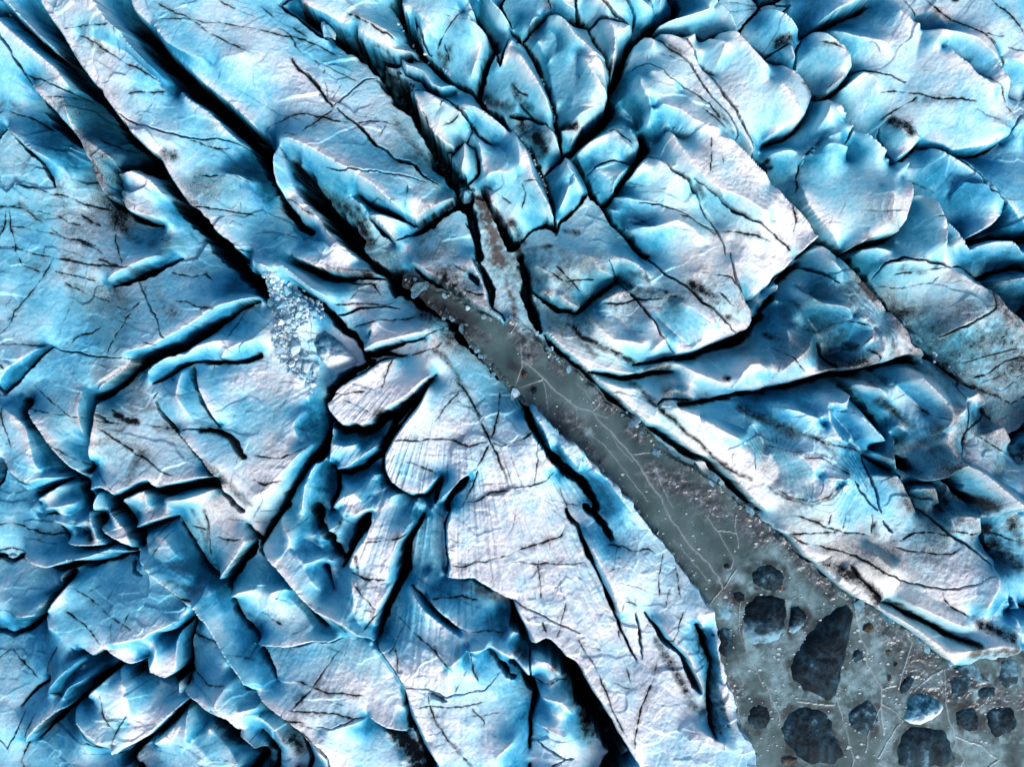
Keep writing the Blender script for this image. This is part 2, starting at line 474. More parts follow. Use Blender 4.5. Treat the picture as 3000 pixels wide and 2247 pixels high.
H 8|1510,1210 1460,1310 1420,1390 1360,1430
H 6|1440,1370 1400,1490 1320,1640
H 6|1520,1215 1600,1225 1657,1210
D 60 .5|1040,380 1130,400 1200,450 1230,560
H 6|1340,1600 1430,1600 1520,1540 1657,1520
H 5|900,1480 950,1350 960,1330
H 5|960,1330 1100,1380 1190,1430
H 5|1150,1080 1240,970 1300,880
K 30 2.5 -1|1195,1445 1175,1510 1160,1570 1155,1610
K 36 3 -1.2|1360,1440,26 1320,1490,46 1270,1540,46 1240,1600,36 1230,1657,26
R .5|1365,1415 1290,1490 1200,1570
R .7|-10,1560 100,1500 200,1400 300,1290 370,1220
K 46 4.5 -1.4|390,1260 330,1340 280,1410 230,1490 190,1560 130,1657
H 8|0,1290 80,1300 200,1290 280,1260 370,1230
H 7|0,1440 60,1465 180,1450
R .5|310,1010 250,1090 300,1200
R -.6|330,900 350,1050 380,1150
R .1|420,1290 350,1400 310,1500 300,1640
K 40 4.5 -1.5|490,1400 510,1500 490,1600 480,1657
R .5|480,1640 560,1560 640,1530 690,1580
R -.6|560,1480 700,1430 800,1420
R -.5|760,1560 840,1500
R .2|870,1560 940,1530 1050,1570
D 30 .8|940,1530 1020,1560 1090,1560
R -.2|60,130 110,230 150,320 200,420 190,560 220,680 290,780
R -.1|250,250 330,340 350,400
T 1500 750
E R 36 3 .3 -1.3|210,500 300,590 400,670 490,750 560,820 660,910 760,1000 860,1085 950,1110 1050,1180 1130,1240 1210,1290 1290,1310 1380,1390 1480,1500 1560,1590 1640,1657
K 24 3 -1.2|110,200,40 130,220,36 230,290,20 300,340,28 380,350,28 430,360,24 500,290,36 560,250,36 640,190,36 690,150,26
K 60 3.5 -1.3|60,0,50 90,100,60 100,200,70 110,300,70 150,400,60 190,480,40
R .6|440,-10 520,20 560,100 650,130
R .5|300,260 360,310 430,335
R .3|150,60 230,120 300,230
H 9|180,60 270,120 350,180
H 8|340,170 420,150 540,150
H 8|260,40 330,110 460,240
D 60 .5|200,130 300,160 380,180
D 50 .6|180,230 260,330 320,370
R .4|190,230 250,280
R .5|580,290 700,230 780,260
H 9|560,310 700,310 800,290 900,290 1010,265 1080,270
K 11 1.7 -.6|620,20 650,90 690,150 730,210 790,270 840,340 880,400 920,450 950,510 990,560 1020,600 1060,650
D 40 .65|680,130 760,190 850,230 970,240
D 25 .5|760,100 880,160
K 14 1.7 -.4|870,-10 950,80 1010,130 1090,190 1160,250 1200,300 1280,350 1380,440 1450,510
R .6|650,0 800,60 900,150
R .6|500,400 560,470 650,540 780,560 900,600
R .8|900,600 970,545
R .7|880,420 930,480 975,540
R -.2|620,360 720,420 780,500
R .8|1000,290 1130,350 1250,420 1330,480
R .6|1160,600 1250,530 1340,490 1440,505
R .1|940,400 1060,510 1150,580
R .8|1390,-10 1400,100 1460,280 1530,390
R .7|1200,0 1230,100 1160,120
E R 40 4 .5 -1.4|1050,655 1150,630 1250,590 1350,550 1450,515 1530,480 1570,420
K 60 4.5 -1.5|1080,670,40 1200,640,40 1330,590,46 1450,550,56 1550,490,60 1600,420,50 1657,380,50
H 8|1190,120 1300,135 1390,150 1440,250 1490,350
H 7|1300,240 1400,330 1480,360
D 50 .7|1130,190 1230,240 1300,300
D 40 .6|1380,400 1440,430
K 10 1.7 -.4|1395,-10 1410,140 1440,230 1490,300
E R 16 2.5 .5 -1.1|1500,300 1580,270 1657,200
K 24 3 -1|800,700,12 900,690,22 1000,670,24 1060,660,30 1110,670,36
K 34 3.2 -1|500,750,8 620,770,16 720,790,24 830,780,34 930,755,34 1050,750,8
R .5|900,725 1000,695 1090,705 1140,735 1250,785 1350,825 1440,845
R .3|560,800 700,850 820,860
R .4|520,730 650,745 800,765
K 20 3 -1|940,960,8 970,930,18 1050,930,14 1150,935,8
K 40 4 -1.4|1080,970,10 1200,950,24 1320,930,36 1430,910,40 1540,890,30 1657,880,30
R .4|930,900 1050,860 1180,920
R -.4|1000,800 1080,850
R .9|1420,850 1450,760 1500,700 1560,700 1610,750 1600,800
R -.9|1200,690 1350,640 1500,590 1600,560
H 6|1350,770 1390,830
D 30 .7|1370,790
R .5|1440,850 1540,860 1657,830
R .9|980,960 1100,990 1250,1070 1370,1140 1480,1200
R .6|1480,1200 1440,1280
R -.3|1200,1040 1350,1060 1500,1120
D 24 .7|880,930 960,990 1060,1080 1150,1160 1250,1250 1340,1330 1440,1390 1540,1440
H 9|880,930 960,990 1060,1080 1150,1160 1250,1250 1340,1330 1440,1390 1540,1440
R .5|1480,1200 1540,1300 1550,1430
R -.5|1600,1130 1657,1250
H 6|1570,1250 1560,1430
H 8|370,430 450,500 560,570 700,640 800,690
D 34 .7|370,440 450,510 560,580 700,650 800,690
D 60 .4|250,460 330,520
D 40 .6|780,830 900,930
D 40 .5|460,560 540,650
R .3|130,1010 200,1120 255,1270
R .5|370,1150 450,1290 430,1385
R .3|290,1160 330,1260 420,1370
K 40 3.5 -1.4|20,890,26 90,980,36 130,1100,30 200,1220,30 260,1290,36 320,1370,64 400,1420,80 470,1470,76 520,1560,56 560,1657,46
R .4|450,1300 520,1380 600,1430
R .4|110,1050 140,1170 250,1290 285,1380
H 8|0,1210 80,1180 130,1140
H 8|0,1510 80,1500 160,1480 240,1450 290,1390
H 5|160,1180 170,1330 150,1480
H 5|300,1480 350,1600 370,1657
R .3|620,1460 700,1560 780,1657
T 2250 750
E R 30 3 .6 -1.3|0,215 50,130 120,90 175,30
K 50 4 -1.4|-10,350,40 60,250,46 100,160,40 180,70,40 230,40,46
R .3|10,200 60,190 50,280
K 14 2 -.8|230,50 320,110 400,160 440,180
R .7|330,0 400,70 480,150
E L 40 4 .4 -1.2|480,0 560,90 650,190 730,280 780,340
D 50 .75|570,150 620,210 680,280
N 40 .6|570,150 620,210 680,280
K 50 4 -1.4|530,0,56 600,80,66 680,180,66 760,280,56 830,350,46 900,460,46 960,560,56 1040,620,56 1110,650,46 1200,720,24 1290,790,30 1370,850,36 1430,940,36 1480,1020,36 1530,1080,36 1600,1150,36 1657,1210,36
R .8|180,250 300,320 440,340 530,400
R .8|530,400 600,440 645,465
R .9|645,470 690,560 690,690
R .7|640,480 600,560
R -.4|270,400 330,480
R .8|0,790 100,700 200,620 250,560
R .6|100,480 130,600
R -.5|180,160 300,250
R -.9|550,540 500,610 400,640 360,590
K 20 2 -1|340,560 360,640 420,700 480,740
H 7|360,460 480,435 600,450
H 7|0,590 80,640 160,700 230,750
H 7|600,590 660,650 700,700
D 40 .7|500,550 560,590 450,620
D 40 .5|150,300 250,400
E R 40 4 .5 -1.4|-10,860 150,820 300,780 400,750 480,740 600,735 710,710
K 40 4 -1.4|720,730,40 790,700,40 880,670,36 960,670,24 1010,690,8
R .5|740,690 830,650 890,635 960,650
R .5|760,420 850,540 900,600
R .4|790,370 900,500 1010,640
R .6|1180,90 1300,180 1415,220
R .65|1420,240 1395,340 1280,420 1140,500
R .5|760,60 900,40 1060,70
K 12 2 -.8|710,130 760,50 860,20 980,30 1080,50 1180,75
K 14 2 -.8|1190,70 1300,60 1380,110 1400,180 1435,220
K 12 2 -.8|1120,520 1250,455 1380,375 1435,330 1435,230
H 7|800,120 900,110 1050,90 1160,75
H 6|720,180 850,200 960,190 1060,180 1120,120
D 50 .4|860,90 1000,110
R .6|1430,210 1500,330 1580,400 1657,440
R .5|1420,470 1600,450
D 70 .5|1200,500 1300,560 1450,560
D 90 .55|1400,850 1500,900 1600,950
D 70 .5|1250,600 1320,700
H 10|1657,640 1550,700 1470,770 1370,800
H 7|1270,680 1350,680 1450,640 1657,600
H 10|1400,830 1520,900 1657,960
H 8|1400,130 1500,90 1657,50
K 20 3 -1.1|1310,50 1380,120 1440,130 1520,100 1657,60
K 30 3 -1.2|1430,170 1500,250 1560,310 1620,380 1657,420
R .4|1500,170 1600,150 1657,140
R .9|880,740 960,830 1060,930 1110,1010 1070,1160
R .9|1245,920 1180,1000 1110,1060 1080,1150
R .7|1080,1160 1130,1260 1180,1300
R .5|560,830 700,860 760,920
R -.2|850,850 950,930 1030,1030
R -.3|850,1100 980,1200 1080,1260
H 7|940,960 1050,1030 1200,1090
D 40 .65|720,930 830,1000 940,1100
D 50 .5|1150,730 1050,760 950,720
K 10 2 -.8|1235,820 1250,940 1250,1050 1250,1120 1220,1250 1190,1310
K 50 3 -1.3|490,790,26 540,860,26 590,920,46 650,980,56 700,1050,56 750,1110,36 770,1170,36 750,1220,26 690,1260,16
R .8|350,900 330,990 350,1070 420,1180 500,1205
R .8|0,970 150,1000 270,1050 330,1080
R .8|500,990 600,1080 700,1180 760,1195
R .7|350,910 430,960 510,900
R -.4|420,1020 520,1120 560,1180
R -.2|520,1200 620,1250
H 8|0,1070 100,1110 200,1150 330,1200 450,1230 560,1250 650,1270
D 30 .5|0,1070 100,1110 200,1150 330,1200 450,1230 560,1250 650,1270
D 40 .4|300,1180 400,1280 520,1300
K 70 4 -1.3|850,1180,16 830,1260,40 860,1330,80 930,1360,56 980,1380,30
R .5|680,1270 790,1320 
R .4|820,1190 800,1290 820,1380
R .9|80,1250 180,1300 260,1390 310,1420
R .85|310,1420 440,1435 470,1425
R .8|200,1560 350,1535 440,1450
R -.2|30,1300 80,1400 60,1450
D 20 .6|0,1500 100,1560 250,1600 360,1550 450,1470
H 6|20,1480 120,1550 250,1580 350,1540 440,1450
K 12 2 -.7|530,1445 580,1520 640,1590 700,1640
R .3|560,1530 500,1640
H 8|180,1290 300,1300 400,1350 520,1420
K 10 2 -.7|630,1290 640,1400 680,1500 720,1657
R .3|650,1420 820,1420 870,1500 950,1657
K 20 2.6 -1.1|640,1290 700,1330 800,1390 870,1420 910,1500 960,1600 1000,1657
K 20 3 -1.1|920,1500 1000,1470 1100,1480 1130,1580 1140,1657
R .3|940,1510 1080,1500 1110,1600
R 1|1010,1450 1130,1380 1200,1340 1290,1380 1400,1470 1520,1570 1620,1650
K 60 2.5 -1.1|1140,1400,24 1180,1450,50 1260,1520,50 1340,1600,30
R .5|1220,1320 1350,1370 1500,1470 1620,1540
R .4|1240,1200 1350,1280 1480,1400
D 60 .6|1150,1500 1300,1560 1420,1620
N 60 .4|1250,1560 1400,1620
K 12 2 -.8|1230,1150 1260,1120 1350,1070 1460,1030
H 10|1280,1130 1370,1180 1480,1250 1600,1300
H 9|1490,1060 1550,1200 1657,1360
R .4|1280,1180 1400,1150 1500,1100 1560,1200
D 50 .4|1350,1150 1500,1170
K 14 2 -.9|1240,850 1300,820 1370,840
R .35|1260,950 1340,880 1420,960
D 50 .5|1330,870 1400,980
T 0 1497
K 30 3.5 -1.3|-10,350,30 70,320,26 140,310,20 220,360,20 310,385,30 400,370,56 470,350,66 560,360,50 650,340,30 740,320,24 850,290,30
R .4|150,300 230,340 310,365 420,330
H 7|0,90 100,110 220,150 300,160 400,170
H 6|0,250 100,290
H 5|150,310 250,365
R -.7|140,0 180,50
K 30 3 -1.2|220,40,10 330,30,24 340,80,26 370,160,26 420,220,24 500,240,24 600,240,24 690,230,24
K 18 2.2 -.9|480,80 520,150 545,150
R .5|350,50 430,70 505,90
R .4|430,210 520,220 680,220
D 50 .7|560,120 590,180
E L 30 4 .4 -1.2|590,-10 620,80 650,150 700,205 
R .5|640,100 760,170 850,230
R .4|720,0 840,130 860,230
K 30 4 -1.3|740,-10,50 800,60,36 860,130,36 890,180,36 900,230,24
R .3|440,325 600,285 720,245 860,260
K 20 4 -1.2|690,225 760,215 850,250 880,280
E R 30 3 .4 -1.2|870,130 980,85 1110,45
R .8|930,250 1000,330 1080,420 1180,510 1280,590 1370,680 1420,780 1500,900 1580,1010 1657,1130
R .6|960,170 1010,250 1100,330 1200,390 1290,480
R .3|1000,150 1080,170 1180,300
R .4|1310,460 1380,500 1400,580 1440,660
D 30 .5|1150,420 1250,480
H 9|1100,430 1200,520 1290,560
K 24 3 -1.2|1120,70 1160,150 1200,200 1250,270 1290,350 1330,400 1380,430 1440,470 1470,540 1490,620 1510,670 1560,740 1657,860
H 6|1190,110 1320,130
H 8|1320,0 1330,120 1340,300
D 24 .5|1320,0 1330,120 1300,250
R .6|1560,110 1610,190 1580,240 1500,350 1420,445
K 60 3.5 -1.4|1620,210,30 1570,320,56 1500,410,56 1450,470,30
H 6|1380,170 1500,190 1570,180
K 30 3 -1.1|1570,100 1657,210
R .4|1480,560 1560,520 1657,500
K 14 3.2 -1.2|430,390 420,480
R .6|700,840 800,830 950,800 1060,750 1200,680
E R 20 2.5 .5 -1.2|1040,800 1150,770 1220,680 1290,620
K 40 4 -1.3|430,400 400,490 330,570 280,640 250,690 200,730 130,790 60,820 -10,850
R .4|440,480 350,590 310,650
H 6|440,500 560,570 660,640 780,710 900,770
H 9|430,640 530,710 600,780 680,880
H 5|850,640 820,720 780,820
H 4|540,540 620,500 
K 36 1.2 -.6|810,340 830,410 890,430
R -.3|900,330 1000,400 1100,480 1200,580
R .4|100,680 250,670 320,570
R .4|420,400 400,470
H 6|0,640 100,680 200,690
D 40 .4|430,640 500,680
R .4|310,680 340,740 430,800 560,930
R .7|550,940 450,1040 340,1150
R -.2|570,950 480,1050 390,1160
R .6|430,1190 480,1120 600,1060
H 10|0,930 70,990 150,1040 240,1100
K 16 2 -.8|315,1090,16 240,1140,24 170,1200,24 110,1280,12
H 6|340,1160 430,1200
H 5|390,860 330,970 290,1060
D 12 .7|480,1060 540,980
K 40 3.5 -1.3|690,930 740,970 780,980
E R 30 4 .5 -1.3|530,900 620,945 690,900 720,930 800,980 860,1000 930,980
E R 50 4.5 .5 -1.4|940,960 970,1050 1070,1090 1140,1050 1170,1000
R .4|1010,810 1030,900 970,1040
R .3|720,890 830,870 930,870
K 80 5 -1.5|870,1050,40 950,1070,50 1100,1120,60 1180,1070,70
K 50 4 -1.4|780,990,30 690,1060,40 610,1110,40 550,1180,40 480,1250,40 400,1300,36 300,1390,32 220,1480,26 180,1520,8
R .6|520,1225 400,1280 300,1360 220,1440 180,1490
R .9|530,1250 640,1370 740,1440 790,1480
R .8|790,1540 790,1480 
R .7|740,1040 700,1080 600,1180
R .5|780,1020 850,1100 870,1250 850,1350
E R 40 4 .7 -1.5|770,1560 870,1510 980,1450 1080,1360 1220,1230
R -.7|1000,1120 1120,1190
H 5|700,1130 720,1250 780,1370
H 5|850,1300 800,1400 770,1470
D 30 .75|540,1290 580,1380 630,1430 680,1480 730,1520
H 8|540,1455 640,1480 740,1540
K 10 1.2 -.4|-10,1570 50,1490 110,1400 150,1300
H 6|0,1410 50,1370
H 6|240,1300 180,1420 100,1600 80,1657
K 50 4 -1.4|780,1640,60 870,1550,50 950,1490,40 1000,1460,40
R .5|1220,1250 1230,1400 1210,1500
R .3|1000,1500 1100,1420 1180,1330
R .2|1240,1480 1340,1580 1240,1640
E L 24 3 .4 -1.2|1290,630 1230,690 1190,770 1170,850 1170,950 1170,1050 1180,1180
E R 60 5 .6 -1.5|1180,1180 1280,1240 1340,1290 1470,1340 1530,1420
K 6 .8 .1|1190,830 1300,850 1400,880 1470,920
D 40 .5|1200,830 1300,860 1440,910
H 6|1230,1080 1350,1110 1480,1110
R .8|1480,1115 1440,1200 1500,1310
R -.6|1350,700 1430,830 1480,950
K 30 2.5 -1|1500,1010 1560,1070 1600,1140 1657,1170
D 50 .6|1510,1030 1580,1080
K 140 6 -2|1230,1250,40 1330,1330,90 1430,1400,100 1530,1480,110 1600,1560,110 1657,1640,90
R .4|1500,1150 1540,1280 1657,1270
R .3|1560,1440 1657,1530
R -.4|1340,1420 1450,1540 1530,1657
T 750 1497
K 50 4 -1.4|180,-20,36 80,100,36 20,200,30 -10,240,30
K 80 5 -1.5|380,-10,60 420,100,66 480,200,56 520,280,46 560,340,24
K 70 3 -1.4|720,40,50 690,110,80 640,190,80 600,270,80 570,330,56 540,390,16
R .5|440,60 430,150 500,210
R .6|560,0 650,10 740,-20
R .5|760,40 720,160 650,250 610,350
R .4|510,100 450,140
D 20 .5|560,50 480,160
K 60 4.5 -1.4|1070,40,24 1010,150,36 970,230,46 960,320,66 950,400,66 920,480,46 890,540,36 850,600,36 820,670,36 800,760,36 780,850,16
R .5|1000,80 920,210 870,330 860,440
R .5|620,420 640,520 640,640 700,760 760,840
R .6|870,480 800,620 770,740
H 8|700,190 800,190 900,170 980,140
H 8|610,400 650,410 710,435 860,435
H 7|630,440 700,530 800,640
H 5|700,630 800,640
H 5|800,640 740,720 700,760
D 22 .6|660,280 660,400 680,500
R .7|60,230 180,380 300,520 400,620 560,690 740,815
R .6|170,60 230,150 240,240
R .6|250,250 330,330 430,300
R .5|180,200 300,330 420,500
R -.5|300,180 400,240 480,330
K 30 3 -1.1|430,370,30 460,470,20 480,530,8
K 36 3 -1.2|-10,270,30 60,330,30 150,400,24 230,500,20 270,580,26 340,650,34 400,730,34 440,770,16
R .5|110,520 200,490 230,510
D 24 .7|500,680 560,710 600,750
R -.5|200,560 300,680 360,760
H 7|0,660 80,710 170,740
E R 14 1.7 .4 -.7|-10,880 150,890 230,890 370,855 480,860 560,830 720,825
K 10 1.7 -.6|640,770 720,820 780,870 850,970 920,1060 950,1130
K 50 2.5 -1.1|950,1130,8 970,1230,16 990,1350,26 1030,1430,36 1080,1550,50 1140,1657,60
R .4|800,870 880,980 950,1090 1010,1250 1060,1370 1110,1480 1190,1640
R -.3|760,900 850,1020 920,1150 950,1280
H 8|540,900 470,990 400,1090 330,1180 240,1270
H 6|250,1090 370,1135 480,1170 700,1200
H 8|220,1270 380,1280 500,1300 640,1330
E R 40 3 .6 -1.2|720,1345 830,1400 970,1440
R .3|200,1200 400,1250 600,1290
K 30 1.5 -.8|20,920,26 60,970,36 100,1040,30 130,1100,8
K 8 .8 0|400,1380 480,1390 580,1360 640,1330 720,1340
R .4|420,1400 560,1380 700,1350
K 10 1.7 -.5|240,1370 320,1420 370,1480 420,1520 460,1580 480,1657
D 50 .9|850,1450 920,1500 1000,1540 1050,1600
D 20 .8|960,1180 985,1320 1000,1420
R -.7|830,1420 900,1520 940,1640
R .6|0,1160 100,1250 200,1320 300,1400 400,1500 450,1600
H 6|200,1280 180,1320 320,1350
K 30 3 -1.2|0,1190 60,1260 150,1360 210,1420 280,1500 320,1600 340,1657
R -.2|20,1340 100,1420 170,1510
D 50 .7|60,1260 120,1330
D 60 .7|200,1500 250,1580
K 40 3.5 -1.3|0,1460 60,1540 100,1620 100,1657
K 20 2 -.8|1000,500 1050,540 1110,600 1160,650 1240,720 1300,760
R .5|1010,520 1090,620 1200,710 1300,780 1380,860
H 8|900,700 960,740 1050,800 1170,890 1270,990
H 5|960,740 900,870 860,920
R .8|1380,870 1300,930 1220,1000
R .8|1380,870 1490,850
R .4|1380,890 1400,1000 1440,1130
H 5|1390,900 1410,1020 1440,1100
H 5|1370,1000 1290,1150
H 5|900,880 920,960 920,1040
K 8 .9 -.1|970,1130 1110,1140 1180,1160 1250,1190 1290,1170 1400,1160 1480,1160 1570,1070
K 36 2.4 -1.1|1500,910,20 1570,990,40 1657,1110,50
R -1|1130,0 1110,150 1120,300 1090,450
E R 14 3 .5 -1.1|1250,0 1220,100 1222,220 1240,350 1225,430
E R 34 2.2 .5 -1|1220,440 1310,450 1400,440 1450,470 1550,530 1657,590
N 55 .7|1350,500 1450,540 1550,580 1650,620
D 45 .5|1420,500 1540,580 1640,640
H 8|1120,560 1250,570 1340,565 1450,590
H 8|1390,775 1500,775 1600,790 1657,780
R .5|1130,570 1200,640 1320,740 1420,760
R .4|1330,750 1400,800 1490,850 1560,880 1657,950
H 8|1240,345 1350,350 1450,330 1550,300 1657,280
H 8|1110,1160 1130,1260 1170,1360 1240,1460 1330,1550 1400,1640
D 20 .5|1170,1360 1240,1460 1330,1550 1400,1640
H 6|1030,1260 1200,1250 1400,1250 1500,1240
K 24 1.2 -.6|1120,1165 1190,1195 1240,1215
R .4|1110,1480 1250,1560 1350,1640
R .5|1560,1570 1657,1480
H 5|1400,1270 1470,1360 1480,1400
R .3|1160,1300 1300,1350 1450,1400
T 1500 1497
H 8|0,270 100,240 220,200 320,180 370,90
H 8|0,330 150,345 280,350 400,355 480,345
K 16 3 -.8|360,0,16 390,60,20 440,110,20 460,190,20 510,300,24 560,420,24 610,520,24 650,620,20 690,710,18 720,790,12 760,880,8 820,1000,5
R .4|480,180 550,320 620,450 660,560 700,660
K 60 2.5 -1.2|490,-10,50 570,70,76 630,140,76 660,200,40
H 6|600,235 720,240 790,265 880,250 940,280
K 8 .8 0|0,570 100,630 200,680 330,740 440,790
K 40 1.6 -.9|870,670,16 920,740,30 980,840,36 1050,900,36 1110,960,36 1150,1050,44 1200,1140,44 1230,1190,16
D 44 .6|940,860 1040,1000 1120,1150 1190,1290
R .4|960,720 1040,830 1120,900 1190,1050 1240,1180
K 14 1.2 -.4|810,660 830,760 850,900 860,980
H 6|740,590 800,600 820,620
H 6|1100,650 1070,770 1010,860
H 5|960,960 920,1110 850,1240 800,1400 790,1580
H 5|560,1040 600,1160 660,1300 740,1460
H 5|420,820 480,920 560,1040
H 5|180,440 190,560 170,300
H 5|300,380 320,520 350,600
H 5|200,700 220,800
H 5|350,580 320,740 280,830
H 5|700,760 730,960 780,1150
H 5|980,280 950,430 960,560
H 5|1060,360 1090,560
E R 70 6 .5 -1.8|0,600 60,720 150,860 230,830 310,900 340,940 420,990 490,1120 560,1230 640,1360 720,1500 810,1657
K 150 6 -2|180,900,36 270,960,56 350,1020,86 420,1130,110 480,1250,130 560,1390,140 640,1530,140 720,1670,130
H 8|130,1120 230,1140 300,1110 390,1160
K 14 1.6 -.5|130,900 120,1000 120,1120
R .4|140,950 250,970 320,1060
R .4|20,750 80,820 140,880
N 50 .5|60,780 90,860
K 60 4 -1.4|0,1000,46 60,1080,56 120,1150,56 160,1220,40 140,1320,30 120,1400,20 130,1500,16 120,1600,16
R .3|180,1380 260,1430 340,1465
K 16 1.8 -.7|180,1395 260,1445 340,1475
K 12 1.6 -.6|180,1550 250,1590 340,1640 400,1650
R .3|200,1200 320,1220 380,1300
R .4|0,900 60,980 110,1060
K 30 2.4 -1|1200,740,20 1240,820,30 1270,900,26 1290,1000,26 1280,1120,26 1290,1250,26 1300,1400,26 1310,1450,26
R .4|1185,610 1190,680 1230,740
R .5|1240,650 1290,640
R .3|1310,800 1320,900 1340,1040 1400,1200 1440,1300
R .3|1320,1100 1380,1280 1420,1400 1500,1500
D 60 .5|1270,1100 1350,1250 1400,1400
D 40 .5|1180,1280 1280,1340
R .3|1200,1400 1350,1480 1480,1560
T 2250 1497
E R 24 2 .4 -1.3|60,130 130,170 230,290 330,370 430,470 570,570 690,620 800,700 930,780 1050,880 1130,950 1200,1010
H 9|140,160 230,205 340,230 460,250 560,290 650,340 740,390 830,430
K 9 1.2 -.2|740,390 830,430 920,460 1000,475 1100,490 1180,490 1290,450 1400,390
H 8|770,190 870,190 960,140 1060,130 1170,150
H 9|780,220 900,255 1060,270 1170,265 1250,220
R .8|600,220 720,320 800,390
R -.1|640,190 750,250 800,290
R .8|1410,330 1415,440 1360,560 1320,655
R .5|860,450 1000,530 1150,600 1310,665
H 8|1090,500 1110,560 1180,620 1290,670
K 12 2 -.8|1000,-10 1060,50 1160,140 1250,200 1340,270 1410,335
R .5|1430,350 1520,420 1520,550 1590,720 1630,850
R .3|1420,690 1480,600 1520,560
H 8|150,20 300,70 380,100 460,125 600,150 680,170
H 8|130,155 300,135 450,125
H 6|380,0 375,80
H 6|490,0 470,110
H 6|660,0 670,160
K 14 1.5 -.5|740,60 780,120 800,140
D 40 .6|680,100 700,160
D 60 .8|380,350 560,430 650,500 700,560
D 30 .7|520,360 620,460
R .5|500,340 460,400 440,460
R .4|250,230 330,270 480,330
K 16 1 -.5|510,340 580,420 650,500 720,560
R .5|570,560 640,600 700,600 740,570
K 24 1.7 -.8|730,590 830,620 950,690 1060,740 1150,790 1240,840 1310,860
D 34 .9|770,590 850,610 950,680 1060,730 1150,780 1240,830 1310,850
R .5|700,620 820,680 950,760 1100,870 1180,960
R .7|840,560 1000,630 1150,700 1290,740
R .7|1170,885 1300,865 1450,835 1620,860
D 50 .6|1300,910 1420,890 1530,870
N 50 .6|1300,910 1420,890 1530,870
D 50 .8|1350,720 1450,760 1540,800
D 90 .75|1430,120 1500,250 1600,350
D 60 .6|1560,60 1640,200
H 9|1430,150 1540,170 1657,210
R .4|1370,40 1480,20 1600,0
K 30 2.5 -1.1|1370,60 1400,150 1440,240 1480,310
K 16 2 -1|1540,560 1560,660 1657,620
R .4|1540,540 1600,620
R .5|1140,0 1180,130
R .4|1170,20 1350,40 1375,140
H 7|1180,110 1300,150 1380,150
R .3|1200,180 1350,260 1460,320
T 0 750
K 90 5 -1.5|1430,-20,90 1530,90,90 1620,170,70 1680,230,46
T 750 750
K 80 5 -1.4|-30,140,80 20,210,64 60,290,30
D 110 .95|900,130 1000,220 1100,290 1200,340 1280,420
D 70 .9|1330,480 1400,560 1480,640
D 40 .8|1200,260 1280,320
D 40 .6|480,90 620,110 750,110
D 60 .5|1050,370 1150,390
D 40 .5|1240,60 1400,110
T 750 0
N 85 1|1450,1260 1490,1380 1530,1500 1570,1657
D 50 .5|1440,1250 1480,1400 
D 70 .7|330,1190 500,1290 640,1400 720,1560
D 40 .6|640,1330 700,1450
N 30 .7|560,1440 640,1500 700,1560
D 60 .75|700,330 800,420 880,520 960,620
D 60 .8|1130,960 1200,1040 1280,1130 1320,1220
D 40 .5|1050,960 1130,1060 1190,1130
D 40 .6|1180,330 1220,380 1250,300
D 50 .5|1480,590 1560,650 1657,680
D 60 .5|880,750 1000,900 1090,1000
T 1500 0
D 40 .6|20,560 60,660 120,700
D 50 .7|300,830 400,830
D 50 .5|860,250 960,280 1060,380
D 30 .6|1340,780 1420,870
D 60 .6|0,1440 60,1560 40,1640
D 40 .6|100,1600 240,1590
D 30 .6|340,1480 430,1500
T 2250 0
D 40 .6|230,560 300,600
D 50 .4|400,560 480,520
T 1500 750
N 50 .8|-20,180 10,300 20,380
D 80 .7|70,60 100,200 130,330
D 50 .5|850,260 1000,270 1090,290
D 40 .5|1250,330 1330,400
D 60 .5|900,720 1000,740
D 60 .5|980,870 1100,890
D 60 .6|1500,990 1657,1060
T 2250 750
D 40 .6|0,520 80,560
D 60 .6|250,450 330,520
D 50 .6|480,810 600,930 690,1050
D 60 .55|20,1080 150,1140
D 70 .6|760,560 800,650
D 60 .5|820,400 900,520
D 80 .5|680,820 760,800
D 60 .6|1240,1150 1260,1260
D 60 .5|900,1350 1000,1410
D 50 .6|1120,1440 1180,1600
D 70 .6|1480,480 1560,560 
D 60 .7|1600,1250 1657,1330
T 0 1497
D 40 .4|1240,0 1300,200
T 750 1497
D 90 .9|900,1480 1000,1560 1080,1640
D 70 .8|0,1560 80,1600
T 1500 1497
D 90 .8|300,1000 400,1150 470,1300 520,1500
D 50 .7|40,900 100,960
D 60 .6|1230,800 1290,1000 1290,1200 1330,1400
"""
